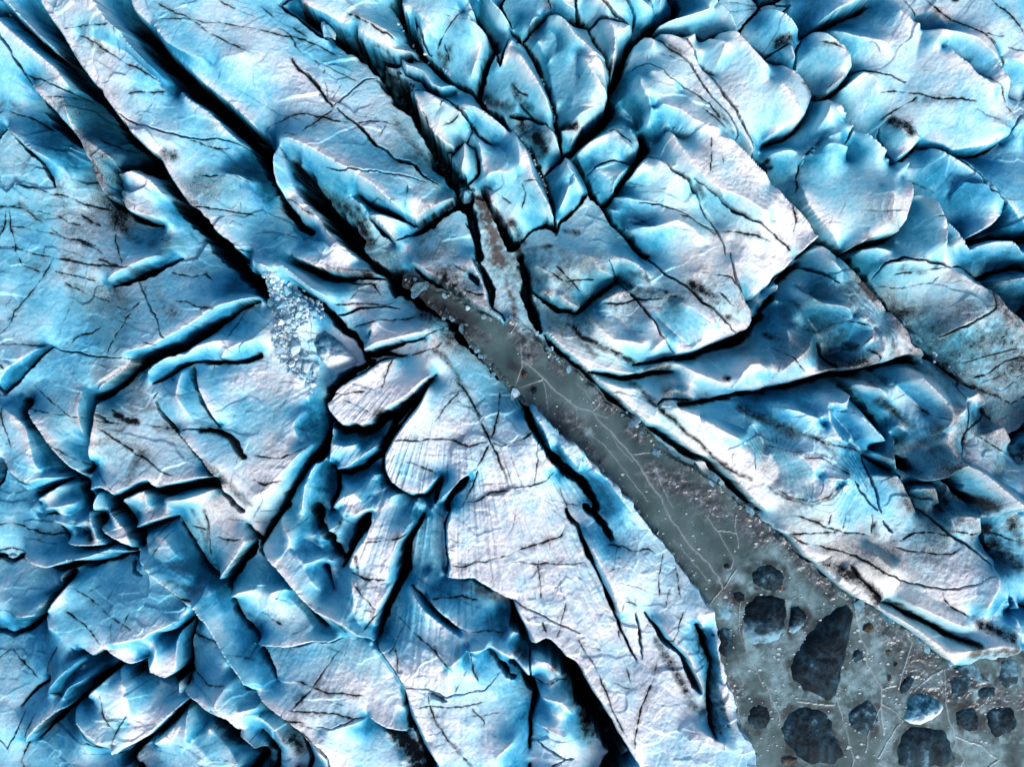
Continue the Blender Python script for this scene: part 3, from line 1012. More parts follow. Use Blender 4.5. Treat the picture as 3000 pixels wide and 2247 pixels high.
COLOURS = """
T 0 0 .7373
B 60 .6|330,60 380,170 420,240
B 40 .5|560,0 640,60 720,110
B 60 .5|560,500 640,620
W 60 .6|520,100 640,160 740,250 820,280
W 50 .5|160,0 230,60 270,150
W 60 .5|470,60 600,80
W 40 .4|620,350 640,420 680,470
W 50 .5|700,330 820,380 900,430
W 70 .5|880,520 980,590 1040,650
W 60 .4|700,600 800,640 880,660
B 50 .5|560,330 600,380 
B 60 .4|480,330 540,390
C 160 .6|900,60 1000,140 1150,120 1300,120 1500,60
C 200 .7|1250,250 1450,400 1500,500
C 200 .6|1700,250 1850,420 1900,500
C 120 .8|940,240 980,280 1000,340
C 160 .7|1100,480 1200,560 1300,500
C 100 .8|1200,700 1400,850 1550,1000 1700,1130 1900,1250 2050,1400
C 100 .5|1950,600 2050,650
C 60 .6|700,420 780,480
C 60 .5|620,480 560,1100 
C 80 .5|560,1020 640,1100 480,1120
C 60 .6|440,1160 560,1280 700,1320
C 80 .5|700,1400 800,1430
W 60 .5|1280,60 1290,140
W 80 .55|1420,200 1500,220 1560,290
W 70 .5|1560,170 1500,140
W 50 .6|1470,100 1550,170
W 40 .6|1700,220 1720,270
W 110 .8|1480,340 1560,360 1640,430 1720,520
W 110 .75|1560,520 1640,600 1690,550 1660,460
W 60 .5|1480,560 1540,620
W 60 .5|1500,450 1450,480
W 60 .45|1920,460 1900,520
W 90 .5|1960,60 2060,120 2160,140
W 60 .6|2080,90 2130,160 2170,220
W 60 .4|2050,560 2010,500
W 60 .7|1340,700 1400,720 
W 70 .7|1540,730 1600,710
W 120 .65|1560,840 1650,820 1760,780 
W 90 .7|1880,650 1910,720 1860,770
W 80 .5|1760,860 1780,940
W 100 .7|2000,840 2050,930 2030,980
W 110 .7|1680,980 1760,1040 1800,1040
W 60 .7|1500,940 1600,1000
W 160 .7|1900,1200 2040,1240 2100,1290
W 60 .6|2080,1020 2170,1090
W 60 .5|2120,900 2200,1000
W 130 .55|760,660 860,650 900,720
W 60 .6|740,580 930,640
W 100 .7|720,880 800,860 900,800
W 90 .8|600,980 560,1060 500,1100
W 60 .6|640,850 520,820
W 200 .5|900,950 1000,1000 1080,950
W 240 .7|1050,1150 1150,1050 1200,1250 1300,1400 1400,1550
W 160 .6|800,1120 780,1200 820,1300
W 100 .7|900,1450 1000,1400 1100,1480
W 130 .6|950,1600 1150,1600
W 60 .7|720,1480 860,1530
W 80 .6|640,1580 720,1640
W 80 .5|500,1340 720,1320 
W 70 .5|300,1580 380,1480 260,1560
W 50 .6|240,1400 320,1360
W 60 .6|620,1200 560,1130
W 60 .5|480,1500 500,1540
W 60 .4|200,1600 300,1620
B 100 .5|90,800 200,720 100,640
B 90 .5|560,960 620,900
B 80 .7|660,1010 700,1100 680,900
B 100 .8|760,1000 800,960 820,940
B 90 .8|900,1150 930,1100 920,1220
B 80 .8|1220,1020 1290,1080 1310,1150
B 50 .8|1170,930 1220,1010 1250,1050
B 80 .6|1000,780 1080,860 1040,830
B 60 .7|1360,240 1390,300 1370,190
B 60 .6|1550,370 1600,460
B 70 .5|1180,40 1200,100
B 70 .5|1330,380 1340,440
B 90 .6|1700,370 1740,420 1800,330
B 60 .5|1790,450 1830,360
B 70 .6|1900,520 1880,560
B 110 .6|1680,700 1760,700 1800,720
B 100 .8|1640,880 1720,920 1800,1000
B 60 .6|1860,640 1800,600
B 70 .6|1960,880 1920,900
B 100 .7|1860,1080 1940,1120 2000,1180
B 60 .6|2120,1280 2170,1300 2160,1180
B 120 .5|260,1300 340,1260 380,1300
B 80 .6|40,1050 60,1120
B 100 .5|380,1300 420,1240
B 70 .6|620,1300 660,1320
B 60 .7|720,1390 820,1350
B 60 .6|560,1350 600,1380
B 60 .6|1010,1420 1100,1480 1140,1540
B 100 .4|100,1440 60,1380
B 120 .4|60,480 140,700 60,560
B 60 .5|1860,1380 1720,1400
D 120 .45|1130,580 1200,600
D 160 .4|1950,700 2060,760 2180,720
D 160 .45|2100,760 2180,640 2190,820
D 120 .4|2050,1080 2150,1180
D 100 .45|1240,680 1340,620
D 90 .35|1600,650 1500,620
D 90 .3|1880,640 1820,700
D 100 .35|880,330 920,360 960,400
D 90 .8|960,640 1000,690
D 120 .25|100,400 160,460
D 140 .25|60,300 30,450
T 0 0 .7373
S 120 .9|1680,980 1760,1040 1840,1030 1800,1060
S 120 .9|1980,860 2050,930 2030,1000
S 110 .9|1860,650 1900,740 1880,780
S 90 .7|1720,740 1650,790
S 80 .7|1540,700 1480,720
S 90 .7|1760,880 1790,930
S 80 .5|2100,1060 2170,1120
S 70 .6|1720,480 1660,430
S 60 .6|1890,470 1900,520
S 90 .6|1660,880 1720,900
W 50 .25|590,620 640,660 620,740 650,800
C 220 .5|1350,150 1600,250 1900,200
"""
# one line per ice block: how it looks | points inside it (photo at 2212 px width)
BLOCKS = """
narrow pale ice rib between two black crevasses in the top left corner|43,33 100,87
ice ridge with silty cross cracks between the two leftmost long crevasses|50,100 133,167 200,267 213,333 213,400
long blue ice ridge on the left side of the widest black crevasse|100,33 233,167 330,230 400,267 467,400 520,470
largest pale slab in the top left, cut by a straight dirt trench|334,33 450,120 560,190 620,100 640,180
pale blue slab below the dirt trench with a sharp bright crest|640,270 720,320 787,334 887,400 850,440
patch of pale ice between the trench and the debris crevasse, with thin crossing cracks|720,200 790,240 830,290
twisted white ice fin standing between two black crevasses|620,434 603,354 680,475
white triangular ice blade ending in a point above the rubble heap|720,567 640,510
thin overhanging pale ice sheet above the upper debris filled crevasse|720,17 820,67 760,30
small leaf shaped pale ice slab lying beside the debris crevasse|920,160 960,180
grey green angular ice block with a bright cracked face by the debris crevasse|953,250
small dull grey ice block wedged at the bottom of the debris crevasse|1013,344
small blue wedge shaped ice block in front of the pale slab's tip|837,487
pointed white ice slab with silty bands hanging over the top of the pond|887,520 953,586 1020,630 960,500
muddy grey tongue of dirty ice running down to the head of the pond|1040,440 1053,490 1075,540 1060,620
smooth long bright blue ice rib with a dark hollow at its lower tip|1037,240 1000,210
blue and white ice spire with a pointed top above the muddy tongue|1053,334 1070,300 1106,330
greenish grey ice wall beside the muddy tongue|1070,450 1100,490
big turquoise ice block with a bright triangular facet at the top centre|913,27 960,60 1020,100 990,150
dark turquoise ice wall at the top edge above the spiky block|1070,20 1090,50
long silty ice block with spiky upper end, left of the tall faceted block|1126,150 1090,180 1150,200
tall faceted blue ice block with a white shield shaped lower face|1206,100 1256,200 1230,160
pale blue ice block on the top edge above the tall faceted block|1173,20 1140,50
small blue wedge with a white crest on the top edge|1270,20 1300,45
small dirty ice wedge streaked with black silt on the top edge|1319,27 1345,45
small bright blue block with a pale angular crest beside the black top crevasse|1383,27 1380,60
tiny blue ice tip on the top edge right of the crevasse mouth|1420,8 1428,14
small three sided blue ice pyramid pointing down into the black crevasse|1313,83 1320,120
large lavender white block with a bright three way crest above a deep blue pit|1440,200 1390,130 1500,250
narrow strip of ice squeezed between the lavender block and the turquoise boulder|1450,85 1530,200 1580,270 1606,310
large smooth turquoise ice block with a scalloped top edge|1573,150 1600,110 1692,234 1700,290
blue saddle shaped ice block with a white band, on the top edge|1506,33 1440,60 1560,50
dark grey green ice wedge on the top edge right of the saddle block|1600,20 1570,10
rounded blue ice block with black silt on its lower tip|1640,60 1692,50 1670,80
rounded pillow of blue ice crossed by a dirty seam above the central pit|1306,320 1330,300
small blue ice block split from the pillow by an arched crack|1320,384 1300,390
blue ice fin with pale scalloped crest left of the split pillow|1219,384 1240,400
stack of thin blue ice fins beside the line of white ice crumbs|1156,417 1140,380 1165,450
dark silt covered ice block above the line of white ice crumbs|1166,294 1190,310
small pale nub of ice below the tall faceted block|1229,290
large blue block with a pale crest and curved dark crack right of centre|1406,434 1480,500 1540,670 1350,480 1500,580
big tilted slab with flat lavender top and deep blue side|1539,350 1600,390 1709,484 1650,440
cyan and white striped ice shelf below the big tilted slab|1556,467 1600,520 1640,586
long blue ice strip running down from the split pillow to the dirty pillows|1289,484 1250,450 1340,534 1373,580
silty grey green ice mound beside the head of the pond|1173,520 1239,603 1200,570
long flat blue green block on the top edge right of the rounded block|1776,20 1720,40
grey cyan oval ice block with a black silt streak across it|1776,140 1760,110
small grey triangular ice block tucked beside the oval block|1702,123
large smooth pale cyan block bounded by a straight dark crack, top right|1876,100 1820,80 1920,130
bright white crested ice between two long dirt lines in the top right|2090,184 2040,130 2140,200
long pale block with a bright lower lip below the dirty seam|2059,277 2120,290
weathered pale ice in the top right corner crossed by dirt lines|2180,60 2100,40 2190,140
small dirty brown ice block with broken edges beside the long pale block|1949,317
smooth blue ice face left of the small dirty block|1846,217 1870,240
blue saddle of ice with a sharp peak above the great rounded boulder|1776,267 1730,310 1800,280
great rounded boulder of blue ice ringed by an arched crack|1826,417 1790,400 1880,420
long grey blue ice slab tilted beside the great rounded boulder|2043,417 1980,380 2100,460
blue faceted ice block with a white crest below the great boulder|2010,500 1990,460
wide smooth blue ice slope on the right edge|2143,400 2190,350 2180,480
small grey ice block on the right edge below the smooth blue slope|2150,537
low pale ice hump below the great rounded boulder|1893,547
small blue ice hump at the end of the tilted slab|1776,547 1740,560
dark brown silted strip along the long diagonal crevasse on the right|1859,620 1880,650 1830,580
crumpled blue and white block with a brown hollow right of centre|1776,670 1720,640 1700,760 1860,740 1880,700
small dark ice lump in the bend of the black crevasse|1669,643
grey blue ice ridge with a shadowed fold left of the diagonal crevasse|1959,740 1930,700 1990,760
large grey cyan almond shaped ice block right of the diagonal crevasse|2009,636 1960,600 2090,650
broad silt stained slope with dark seams on the right edge|2143,753 2120,700 2100,760
dull grey ice slab on the right edge above the almond shaped block|2159,573 2190,590
small clean blue patch of ice on the right edge beside a black crack|2190,630
swept white crested block with a blue hollow and fine curved layers|1993,870 1960,860 2050,960 1930,850
white zigzag crested block left of the black silt joint|1776,887 1600,890 1700,880 1850,940
pale turquoise block with curved white and brown bands like a shell|1726,1020 1800,1050 1690,980
smooth blue ice slab with straight side cracks below the black pit|1909,1053 1890,1030
small square blue grey ice block right of the smooth blue slab|2003,1077
bright curved ice arch over a brown stained hollow on the right|2143,1037 2080,1020 2060,1010
dusty blue ice face with diagonal dirt lines above the curved arch|2126,953 2170,960
small dark oval ice block beside the long diagonal crevasse|2106,870 2090,850
small folded grey ice piece beside the black pit|1900,985
dark stained ice on the right edge below the diagonal crevasse|2193,887
cyan ice ledge with a white layered front above the long black crevasse|1456,696 1500,690 1420,670
smooth shell shaped ice pillow with a blue centre above the pond's bank|1346,713 1370,700
small blue lens of ice under the dirty seam right of the pond head|1333,643
upper bank of cyan layered ice along the right of the pond|1206,727 1280,760 1306,787 1250,700
deep blue ice roll with a white arched knob right of the pond|1606,760 1540,720 1590,830 1480,810
dusty folded ledge under the thin dark slot right of the pond|1400,845 1450,870
pale cyan bank strip beside the middle of the pond|1290,800 1406,903 1480,980 1340,850
white crested ice wedge between a dirt seam and a blue slope|1489,913 1540,930
lower cyan bank strip with a dirt seam along the wide end of the pond|1600,1020 1793,1171 1700,1090 1860,1230
broad flat blue slab with a net of fine cracks at the left edge|50,367 30,460 100,467 100,653 250,700
smoky grey blue ice panel above the long curved fissure|334,636 420,640 480,600
flat blue panel with an upright black notch left of the grey block|150,813 133,953 80,820
small blue slab at the left edge beside a diagonal black crevasse|33,937 80,980
grey blue slab with a jagged bright lower edge|267,953 400,860 330,1010
white rolled lip of ice under the long curved fissure|434,757 520,750 400,770
wide slab with dark scoop and white lower corner left of the black pit|484,870 460,1000 620,900 600,1050 540,1100
small dark square ice block under the jagged edge|290,1087 317,1120
dusty grey blue block with a bright edge below the jagged slab|417,1087 434,1171 500,1180
thin pale blue flake standing below the jagged slab's left corner|214,1087 240,1144
small blue ice block with a folded dark front near the left edge|133,1074 143,1150 190,1165
blue slab with thin dirt lines on the left edge|20,1080 20,1171 100,1200
thin dark blue ice sliver lying in the black crack|217,1197 250,1190
long beige ice rib running down between two dark joints|320,1171 360,1187 417,1304 480,1380 553,1481 620,1535 680,1600
blue textured slab between the beige rib and a dark diagonal joint|534,1287 586,1337 640,1370 620,1290
large dome of blue ice with a small grey hollow and crisp lower lip|234,1304 200,1270 330,1320
smooth blue slab with bent lower edge on the left margin|50,1271 90,1240
blue slab with one straight bright beam like edge|117,1404 170,1400 60,1390
pale slab with a slanting slot in the lower left corner|33,1488 60,1560 20,1600
smooth turquoise ice in the bottom left corner|100,1621 150,1560 200,1590
pale cream ice drip hanging from the lip of the blue dome|277,1411
bright blue and cream hanging tooth of ice above a black pit|354,1421
pale four sided block with crest meeting at a bright corner|250,1521 280,1480 320,1510
weathered blue block at the bottom edge beside a large black crevasse|384,1604 400,1540
dirty blue block with a cream pointed foot above the black crevasse|434,1421 450,1480 420,1350
broken dirty ice pieces piled beside the beige rib|520,1521 586,1581 560,1540
hourglass shaped white fin with a dark blue hollow in its side|803,1204 720,1140 800,1130 800,1330 770,1290
twisted cream ice rib left of the hourglass fin|636,1244 620,1140 690,1290 750,1350
thin upright blue blade in the black pit|670,1053
shadowed blue ice foot under the overhanging striped block|740,980 720,1010
overhanging rounded block with fine stripes beside the black pit|787,860 850,820 720,880
great striped white slab left of the pond with a star of cracks|953,987 1060,850 1050,1000 1020,1171 1206,1338 1130,1250 1300,1500 1000,760
white striped slab with a blue slot between the long fissure and the pond|1406,1271 1300,1150 1200,980 1450,1400
bright wavy ice ridge left of the striped slab, above the black pit|753,636 690,600 830,690 800,620
smooth blue slab fading to a dark right margin, crossed by one straight crack|753,1471 680,1450 820,1500
white lumpy slab at the bottom edge beside a brown gully|770,1604 740,1560
blue white slab with a bright knob and radiating lines|920,1404 880,1350 980,1430
deep blue sunken ice channel left of the striped slab's edge|930,1187 920,1250
white slab with a brown mud stain under the striped slab's edge|1037,1331 980,1310 1060,1380
wide white slab below a wavy crack at the bottom edge|987,1554 913,1530 950,1600 1040,1580
lumpy white block between two black crevasses at the bottom edge|1126,1421 1189,1454 1206,1621 1180,1560
broad white tongue of ice with curved dark bands near the lower right|1959,1221 2060,1270 1900,1170
smooth ribbed bank of cyan ice above the boulders, ending in a brown lip|1926,1304 2000,1370 2126,1401 2050,1330 1850,1260
blue ice apron curling round the end of the white tongue|2153,1277 2170,1340
small blue ice block above the right end of the white tongue|2086,1131 2100,1170
dark silted ice slope on the right edge beside the white tongue|2180,1204 2190,1150
dull blue ice at the right edge below the silted slope|2193,1338 2205,1300
"""
POND = [(1180,824), (1260,882), (1320,928), (1338,931), (1384,1003), (1429,1062), (1456,1094), (1497,1135), (1532,1171), (1568,1198), (1627,1261), (1699,1320), (1758,1375), (1817,1438), (1871,1500), (1903,1542), (1975,1637), (2052,1750), (2088,1787), (2102,1814), (2102,1904), (2125,1995), (2156,2067), (2161,2131), (2193,2167), (2224,2247), (2224,2300), (3050,2300), (3050,1900), (3000,1904), (2970,1895), (2920,1913), (2852,1936), (2789,1959), (2743,1913), (2707,1873), (2657,1841), (2562,1778), (2508,1760), (2449,1714), (2399,1669), (2354,1633), (2309,1583), (2250,1533), (2211,1500), (2134,1447), (2084,1406), (2048,1379), (1975,1343), (1939,1320), (1894,1257), (1826,1207), (1790,1185), (1753,1148), (1695,1094), (1636,1044), (1590,1017), (1559,976), (1527,940), (1500,927), (1479,949), (1429,917), (1393,904), (1330,866), (1262,836), (1185,800)]
VEINS = """
1500 750 5|60,670 130,720 210,790 260,850 340,910 420,980 530,1020 560,1060 640,1130 700,1210 780,1280 840,1350 870,1420 930,1500 980,1570 1020,1657
1500 750 3|50,850 130,830 200,800
1500 750 3|530,1010 580,960 560,900
1500 750 3|530,1020 630,1050
1500 750 2.5|780,1280 900,1285
1500 750 2.5|640,1140 700,1250 800,1330
1500 750 2|200,790 230,900 240,1020
1500 750 2|380,930 420,1000 430,1100
1500 750 2|560,1000 480,880 420,820
1500 750 2.5|940,1380 990,1500 1060,1640
1500 750 2|480,1120 640,1270 760,1420 900,1600
1500 750 3|-10,490 40,420 
1500 750 3|20,860 60,700 50,560
1500 1497 5|1010,0 1060,80 1120,170 1200,260 1280,350 1350,440 1390,520
1500 1497 3|1280,40 1340,130 1400,230 1460,330 1440,390
1500 1497 2.5|1350,150 1480,160
1500 1497 2.5|1470,50 1490,250
1500 1497 2|1060,200 1180,330 1300,480
1500 1497 3|1390,520 1330,590 1300,640
1500 1497 3|1400,520 1450,440 1480,400
1500 1497 3|1330,700 1330,900 1400,1080 1480,1280 1530,1480
1500 1497 2.5|1500,600 1510,820 1560,960 1657,1180
2250 1497 6|600,610 620,700 640,830 680,920 680,1010 740,1100 775,1190 780,1300 790,1480
2250 1497 3|775,1190 870,1160
2250 1497 4|480,1240 520,1350 550,1460 570,1560 600,1657
2250 1497 4|0,1130 50,1250 90,1340 110,1420
2250 1497 5|1200,1270 1230,1400 1260,1500 1330,1657
2250 1497 6|980,900 930,1050 890,1180
2250 1497 4|1190,1060 1210,1270
2250 1497 7|930,790 960,850 985,890
2250 1497 4|900,1420 820,1530 770,1640
2250 1497 3|780,1300 700,1470 680,1600
2250 1497 3|440,460 500,560 560,600
2250 1497 3|1000,1200 1080,1120 1180,1060
2250 1497 2.5|1440,1300 1500,1230 1530,1200
2250 1497 3|1260,1500 1440,1560 1560,1657
2250 1497 3|230,1260 330,1280 470,1290
2250 1497 3|780,1280 880,1340 920,1400
"""
PATCH = """
K 750 750 130 1|900,100 1000,200 1120,290 1240,370 1330,430
M 750 750 60 .8|1330,420 1400,480 1480,540
M 1500 750 90 .9|20,420 80,560 120,640
M 1500 750 60 .8|260,700 340,740
M 1500 750 80 .8|300,1010 400,1080 470,1140
M 1500 750 60 .9|780,1130 840,1180
M 1500 750 70 .9|580,930 640,990
M 1500 750 120 .85|950,1420 1100,1500 1260,1560 1350,1640
M 1500 750 70 .8|480,1230 560,1330
K 1500 750 40 .9|140,865
K 1500 750 40 .8|0,700 60,740
K 1500 750 50 .9|270,1100 340,1130
F 1500 750 60 .7|60,420 100,480
F 1500 750 40 .8|500,1150
F 1500 750 50 .5|740,840 560,860
M 1500 1497 100 .9|1520,40 1600,120 1650,200
M 1500 1497 90 .6|1400,500 1440,620
M 1500 1497 120 .7|1350,1100 1450,1200
F 1500 1497 60 .8|1430,430 1500,470
F 1500 1497 90 .6|1380,620 1480,760
F 1500 1497 100 .6|1500,1080 1600,1000
K 1500 1497 60 .6|1340,520 1480,580
M 2250 1497 60 .9|60,170 130,230 220,330 330,430 450,560
M 2250 1497 70 .95|640,700 760,760 860,860 960,960 1080,1000
M 2250 1497 130 .9|1000,1100 1150,1150 1400,1200 1560,1280
K 2250 1497 70 .8|900,1180 950,1100
K 2250 1497 60 .7|1240,1300 1350,1270
F 2250 1497 120 .6|60,300 200,520 330,640
F 2250 1497 100 .5|640,1050 740,1150
F 2250 1497 120 .55|60,980 100,1180
F 2250 1497 100 .6|700,1320 830,1450
F 2250 1497 120 .7|1380,1580 1520,1620
F 2250 1497 80 .7|850,1500 800,1600
K 2250 1497 60 .5|1300,1560
F 2250 1497 60 .6|1150,1110 1000,1200
"""
CRUMBS = """
ice|1500|0|white crumb of ice in the line between the dark block and the blue fins|148,1005 156,1030 168,1062 178,1088 190,1108 182,1075 204,1130 212,1160 206,1140 222,1190 232,1210 240,1250 222,1165 152,1018 120,955 112,940
ice|1500|0|small pinkish ice crumb in the crack beside the tall faceted block|268,680 275,705 278,735 262,665 282,750 200,470 212,500
ice|750|0|white ice crumb scattered in the narrow crevasse below the turquoise block|1000,230 1022,290 1030,265 990,200 1090,330 1100,352 1225,440 1240,455 1250,465 1210,430 1510,690 1530,700 1555,740 1575,770 1480,640 935,150 915,140
stone|750|0|dark silty stone on the floor of the debris crevasse|690,330 720,350 750,370 780,440 800,450 760,410 820,480 850,540 870,550 730,400 940,470 960,500 990,510 1010,530 930,560 890,470 910,430 1000,560 840,500 1130,960 1150,990 1180,1000 1200,960 1220,990 1160,950 1200,1030 1240,1050 1180,1060 1130,1000 1270,1140 1280,1170 1400,1210 1210,1110 1260,1090
ice|0|1497|small broken ice piece jammed in the crack above the blue dome|905,260 930,290 915,285 940,300 890,250
ice|750|750|lone pale ice chip floating in the dark pit by the boulder|700,715 525,505 
ice|2250|750|grey ice chip trapped at the lower end of the diagonal crevasse|1110,620 1130,640 1120,680 1220,715 1265,745 1285,765
ice|1500|0|flat white flake at the lower tip of the ice strip|1590,1030 1620,1025 1600,1050
stone|1500|1497|dark stone in the silty bank at the edge of the striped slab|1265,850 1300,800 1290,950 1310,1060 1280,1150 1300,1260 1330,1330 1310,1400 1350,1430 1390,1380
"""
ZSCALE = 1.35
PLANAR = .85
# ---------------------------------------------------------------- numeric helpers
Q = 2.0                                            # photo pixels per grid cell
PAD = 100                                          # cells of glacier kept beyond the frame
NX, NY = 1501, 1124
rng = np.random.default_rng(7)

def up2(a, ny, nx):                                # bilinear resize
    h, w_ = a.shape
    y = np.clip(np.linspace(0, h-1, ny), 0, h-1.001); x = np.clip(np.linspace(0, w_-1, nx), 0, w_-1.001)
    y0 = y.astype(int); x0 = x.astype(int); fy = (y-y0)[:, None]; fx = (x-x0)[None, :]
    A = a[y0][:, x0]; B = a[y0][:, x0+1]; C = a[y0+1][:, x0]; D = a[y0+1][:, x0+1]
    return (A*(1-fx)+B*fx)*(1-fy) + (C*(1-fx)+D*fx)*fy

def smooth_up(a, ny, nx):
    h, w_ = a.shape
    y = np.clip(np.linspace(0, h-1, ny), 0, h-1.001); x = np.clip(np.linspace(0, w_-1, nx), 0, w_-1.001)
    y0 = y.astype(int); x0 = x.astype(int); fy = (y-y0)[:, None]; fx = (x-x0)[None, :]
    fy = fy*fy*(3-2*fy); fx = fx*fx*(3-2*fx)
    A = a[y0][:, x0]; B = a[y0][:, x0+1]; C = a[y0+1][:, x0]; D = a[y0+1][:, x0+1]
    return (A*(1-fx)+B*fx)*(1-fy) + (C*(1-fx)+D*fx)*fy

def noise(cell, octaves=1, gain=.5, seed=0, ay=1.0):
    g = np.random.default_rng(seed+1000); out = np.zeros((NY, NX)); amp = 1; tot = 0
    for o in range(octaves):
        ch, cw = max(2, int(NY*ay/cell)+2), max(2, int(NX/cell)+2)
        out += amp*smooth_up(g.uniform(-1, 1, (ch, cw)), NY, NX); tot += amp; amp *= gain; cell /= 2.0
        if cell < 1: break
    return out/tot

def blur(a, s):
    r = max(1, int(3*s)); k = np.exp(-.5*(np.arange(-r, r+1)/s)**2); k /= k.sum()
    for ax in (0, 1):
        p = np.pad(a, [(r, r) if i == ax else (0, 0) for i in range(2)], mode='edge'); o = np.zeros_like(a)
        for i, kv in enumerate(k):
            o += kv*(p[i:i+a.shape[0], :] if ax == 0 else p[:, i:i+a.shape[1]])
        a = o
    return a

def sstep(x): x = np.clip(x, 0, 1); return x*x*(3-2*x)

TENS = .3                                          # 0 = straight segments with hard corners, 1 = flowing curves
def catmull(P, step):
    P = np.asarray(P, float)
    if len(P) == 1: return P
    if len(P) == 2:
        n = max(2, int(np.hypot(*(P[1]-P[0])[:2])/step)+1); t = np.linspace(0, 1, n)[:, None]
        return P[0]*(1-t)+P[1]*t
    E = np.vstack([2*P[0]-P[1], P, 2*P[-1]-P[-2]]); out = []
    for i in range(1, len(E)-2):
        p0, p1, p2, p3 = E[i-1:i+3]
        n = max(1, int(np.hypot(*(p2-p1)[:2])/step)); t = (np.arange(n)/n)[:, None]
        m1 = (p2-p0)*.5*TENS; m2 = (p3-p1)*.5*TENS; lin = p2-p1; m1 = m1+lin*(1-TENS); m2 = m2+lin*(1-TENS)
        out.append((2*t**3-3*t**2+1)*p1+(t**3-2*t**2+t)*m1+(-2*t**3+3*t**2)*p2+(t**3-t**2)*m2)
    out.append(P[-1:]); return np.vstack(out)

# ---------------------------------------------------------------- read the survey
items = []
def parse(txt):
    ox = oy = 0; s = 750/1657
    for ln in txt.strip().splitlines():
        ln = ln.strip()
        if not ln: continue
        if ln[0] == 'T':
            f = [float(v) for v in ln.split()[1:]]; ox, oy = f[0], f[1]; s = 1/f[2] if len(f) > 2 else 750/1657; continue
        hd, pts = ln.split('|'); hd = hd.split()
        P = [[float(v) for v in p.split(',')] for p in pts.split()]
        P = [[ox+p[0]*s, oy+p[1]*s] + ([p[2]*s] if len(p) > 2 else []) for p in P]
        items.append((hd[0], hd[1:], P, s if s < .6 else 1.0))
parse(TRACE); parse(COLOURS)

cracks, crest, hair, blobs = [], [], [], []
for kind, h, P, s in items:
    if kind == 'K':
        w0, d, sl = float(h[0])*s, float(h[1]), float(h[2])
        P = np.array([[p[0], p[1], p[2] if len(p) > 2 else w0] for p in P])
        C = catmull(P, 10); n = len(C)
        if np.ptp(P[:, 2]) < 1e-6:                          # an even crack pinches out at both ends
            ends = np.ones(n); m_ = max(2, int(n*.3)); rr = np.linspace(.25, 1, m_)
            if 5 < C[0, 0] < 2995 and 5 < C[0, 1] < 2242: ends[:m_] = np.minimum(ends[:m_], rr)
            if 5 < C[-1, 0] < 2995 and 5 < C[-1, 1] < 2242: ends[-m_:] = np.minimum(ends[-m_:], rr[::-1])
            C[:, 2] *= ends
        cracks.append((C, d, (sl*1.05 if d >= 3 else sl*.65) if P[:, 2].mean() > 7 and d > 1.2 else None))
    elif kind == 'E':
        side, w0, d, hr, sl = h[0], float(h[1])*s, float(h[2]), float(h[3]), float(h[4])
        C = catmull(np.array([p[:2] for p in P]), 10)
        T = np.gradient(C, axis=0); T /= np.linalg.norm(T, axis=1)[:, None]+1e-9
        N = np.stack([-T[:, 1], T[:, 0]], 1)       # right-hand side seen in the picture (y runs down)
        if side == 'L': N = -N
        n = len(C); tp = np.clip(np.minimum(np.arange(n), n-1-np.arange(n))/7.0+.12, .12, 1)
        cc = C + N*(w0*.5)*tp[:, None]
        cracks.append((np.column_stack([cc, w0*tp]), d, sl*1.25))
        crest.append((C-N*7, hr*.55+.05))
    elif kind == 'R':
        hv = float(h[0]); crest.append((catmull(np.array([p[:2] for p in P]), 4), hv*1.65 if hv >= .7 else hv*1.15))
    elif kind == 'H':
        C = catmull(np.array([p[:2] for p in P]), 8); n = len(C); e = np.minimum(np.arange(n), n-1-np.arange(n))/max(1, n*.16)
        hair.append((np.column_stack([C, np.clip(e+.25, .3, 1)]), float(h[0])*s))
    else:
        blobs.append((kind, catmull(np.array([p[:2] for p in P]), 30), float(h[0])*(s if s < .6 else 1.3562), float(h[1])))

# ---------------------------------------------------------------- fields on the survey grid
PX = np.broadcast_to(np.arange(NX)*Q, (NY, NX)).copy(); PY = np.broadcast_to((np.arange(NY)*Q)[:, None], (NY, NX)).copy()
WX = PX + 5*noise(22, 2, .5, 1) + 2.2*noise(6, 2, .5, 2); WY = PY + 5*noise(22, 2, .5, 3) + 2.2*noise(6, 2, .5, 4)

def stamp(C, reach, fn, out):
    """for each segment, hand fn the distance to it (and position along it) in its neighbourhood"""
    if len(C) == 1: C = np.vstack([C, C+[[.1, .1]+[0]*(C.shape[1]-2)]])
    for a, b in zip(C[:-1], C[1:]):
        x0 = int(max(0, (min(a[0], b[0])-reach-9)/Q)); x1 = int(min(NX, (max(a[0], b[0])+reach+9)/Q+2))
        y0 = int(max(0, (min(a[1], b[1])-reach-9)/Q)); y1 = int(min(NY, (max(a[1], b[1])+reach+9)/Q+2))
        if x0 >= x1 or y0 >= y1: continue
        X = WX[y0:y1, x0:x1]-a[0]; Y = WY[y0:y1, x0:x1]-a[1]; dx, dy = b[0]-a[0], b[1]-a[1]
        L2 = dx*dx+dy*dy+1e-9; t = np.clip((X*dx+Y*dy)/L2, 0, 1)
        fn(np.hypot(X-t*dx, Y-t*dy), t, a, b, (slice(y0, y1), slice(x0, x1)), out)

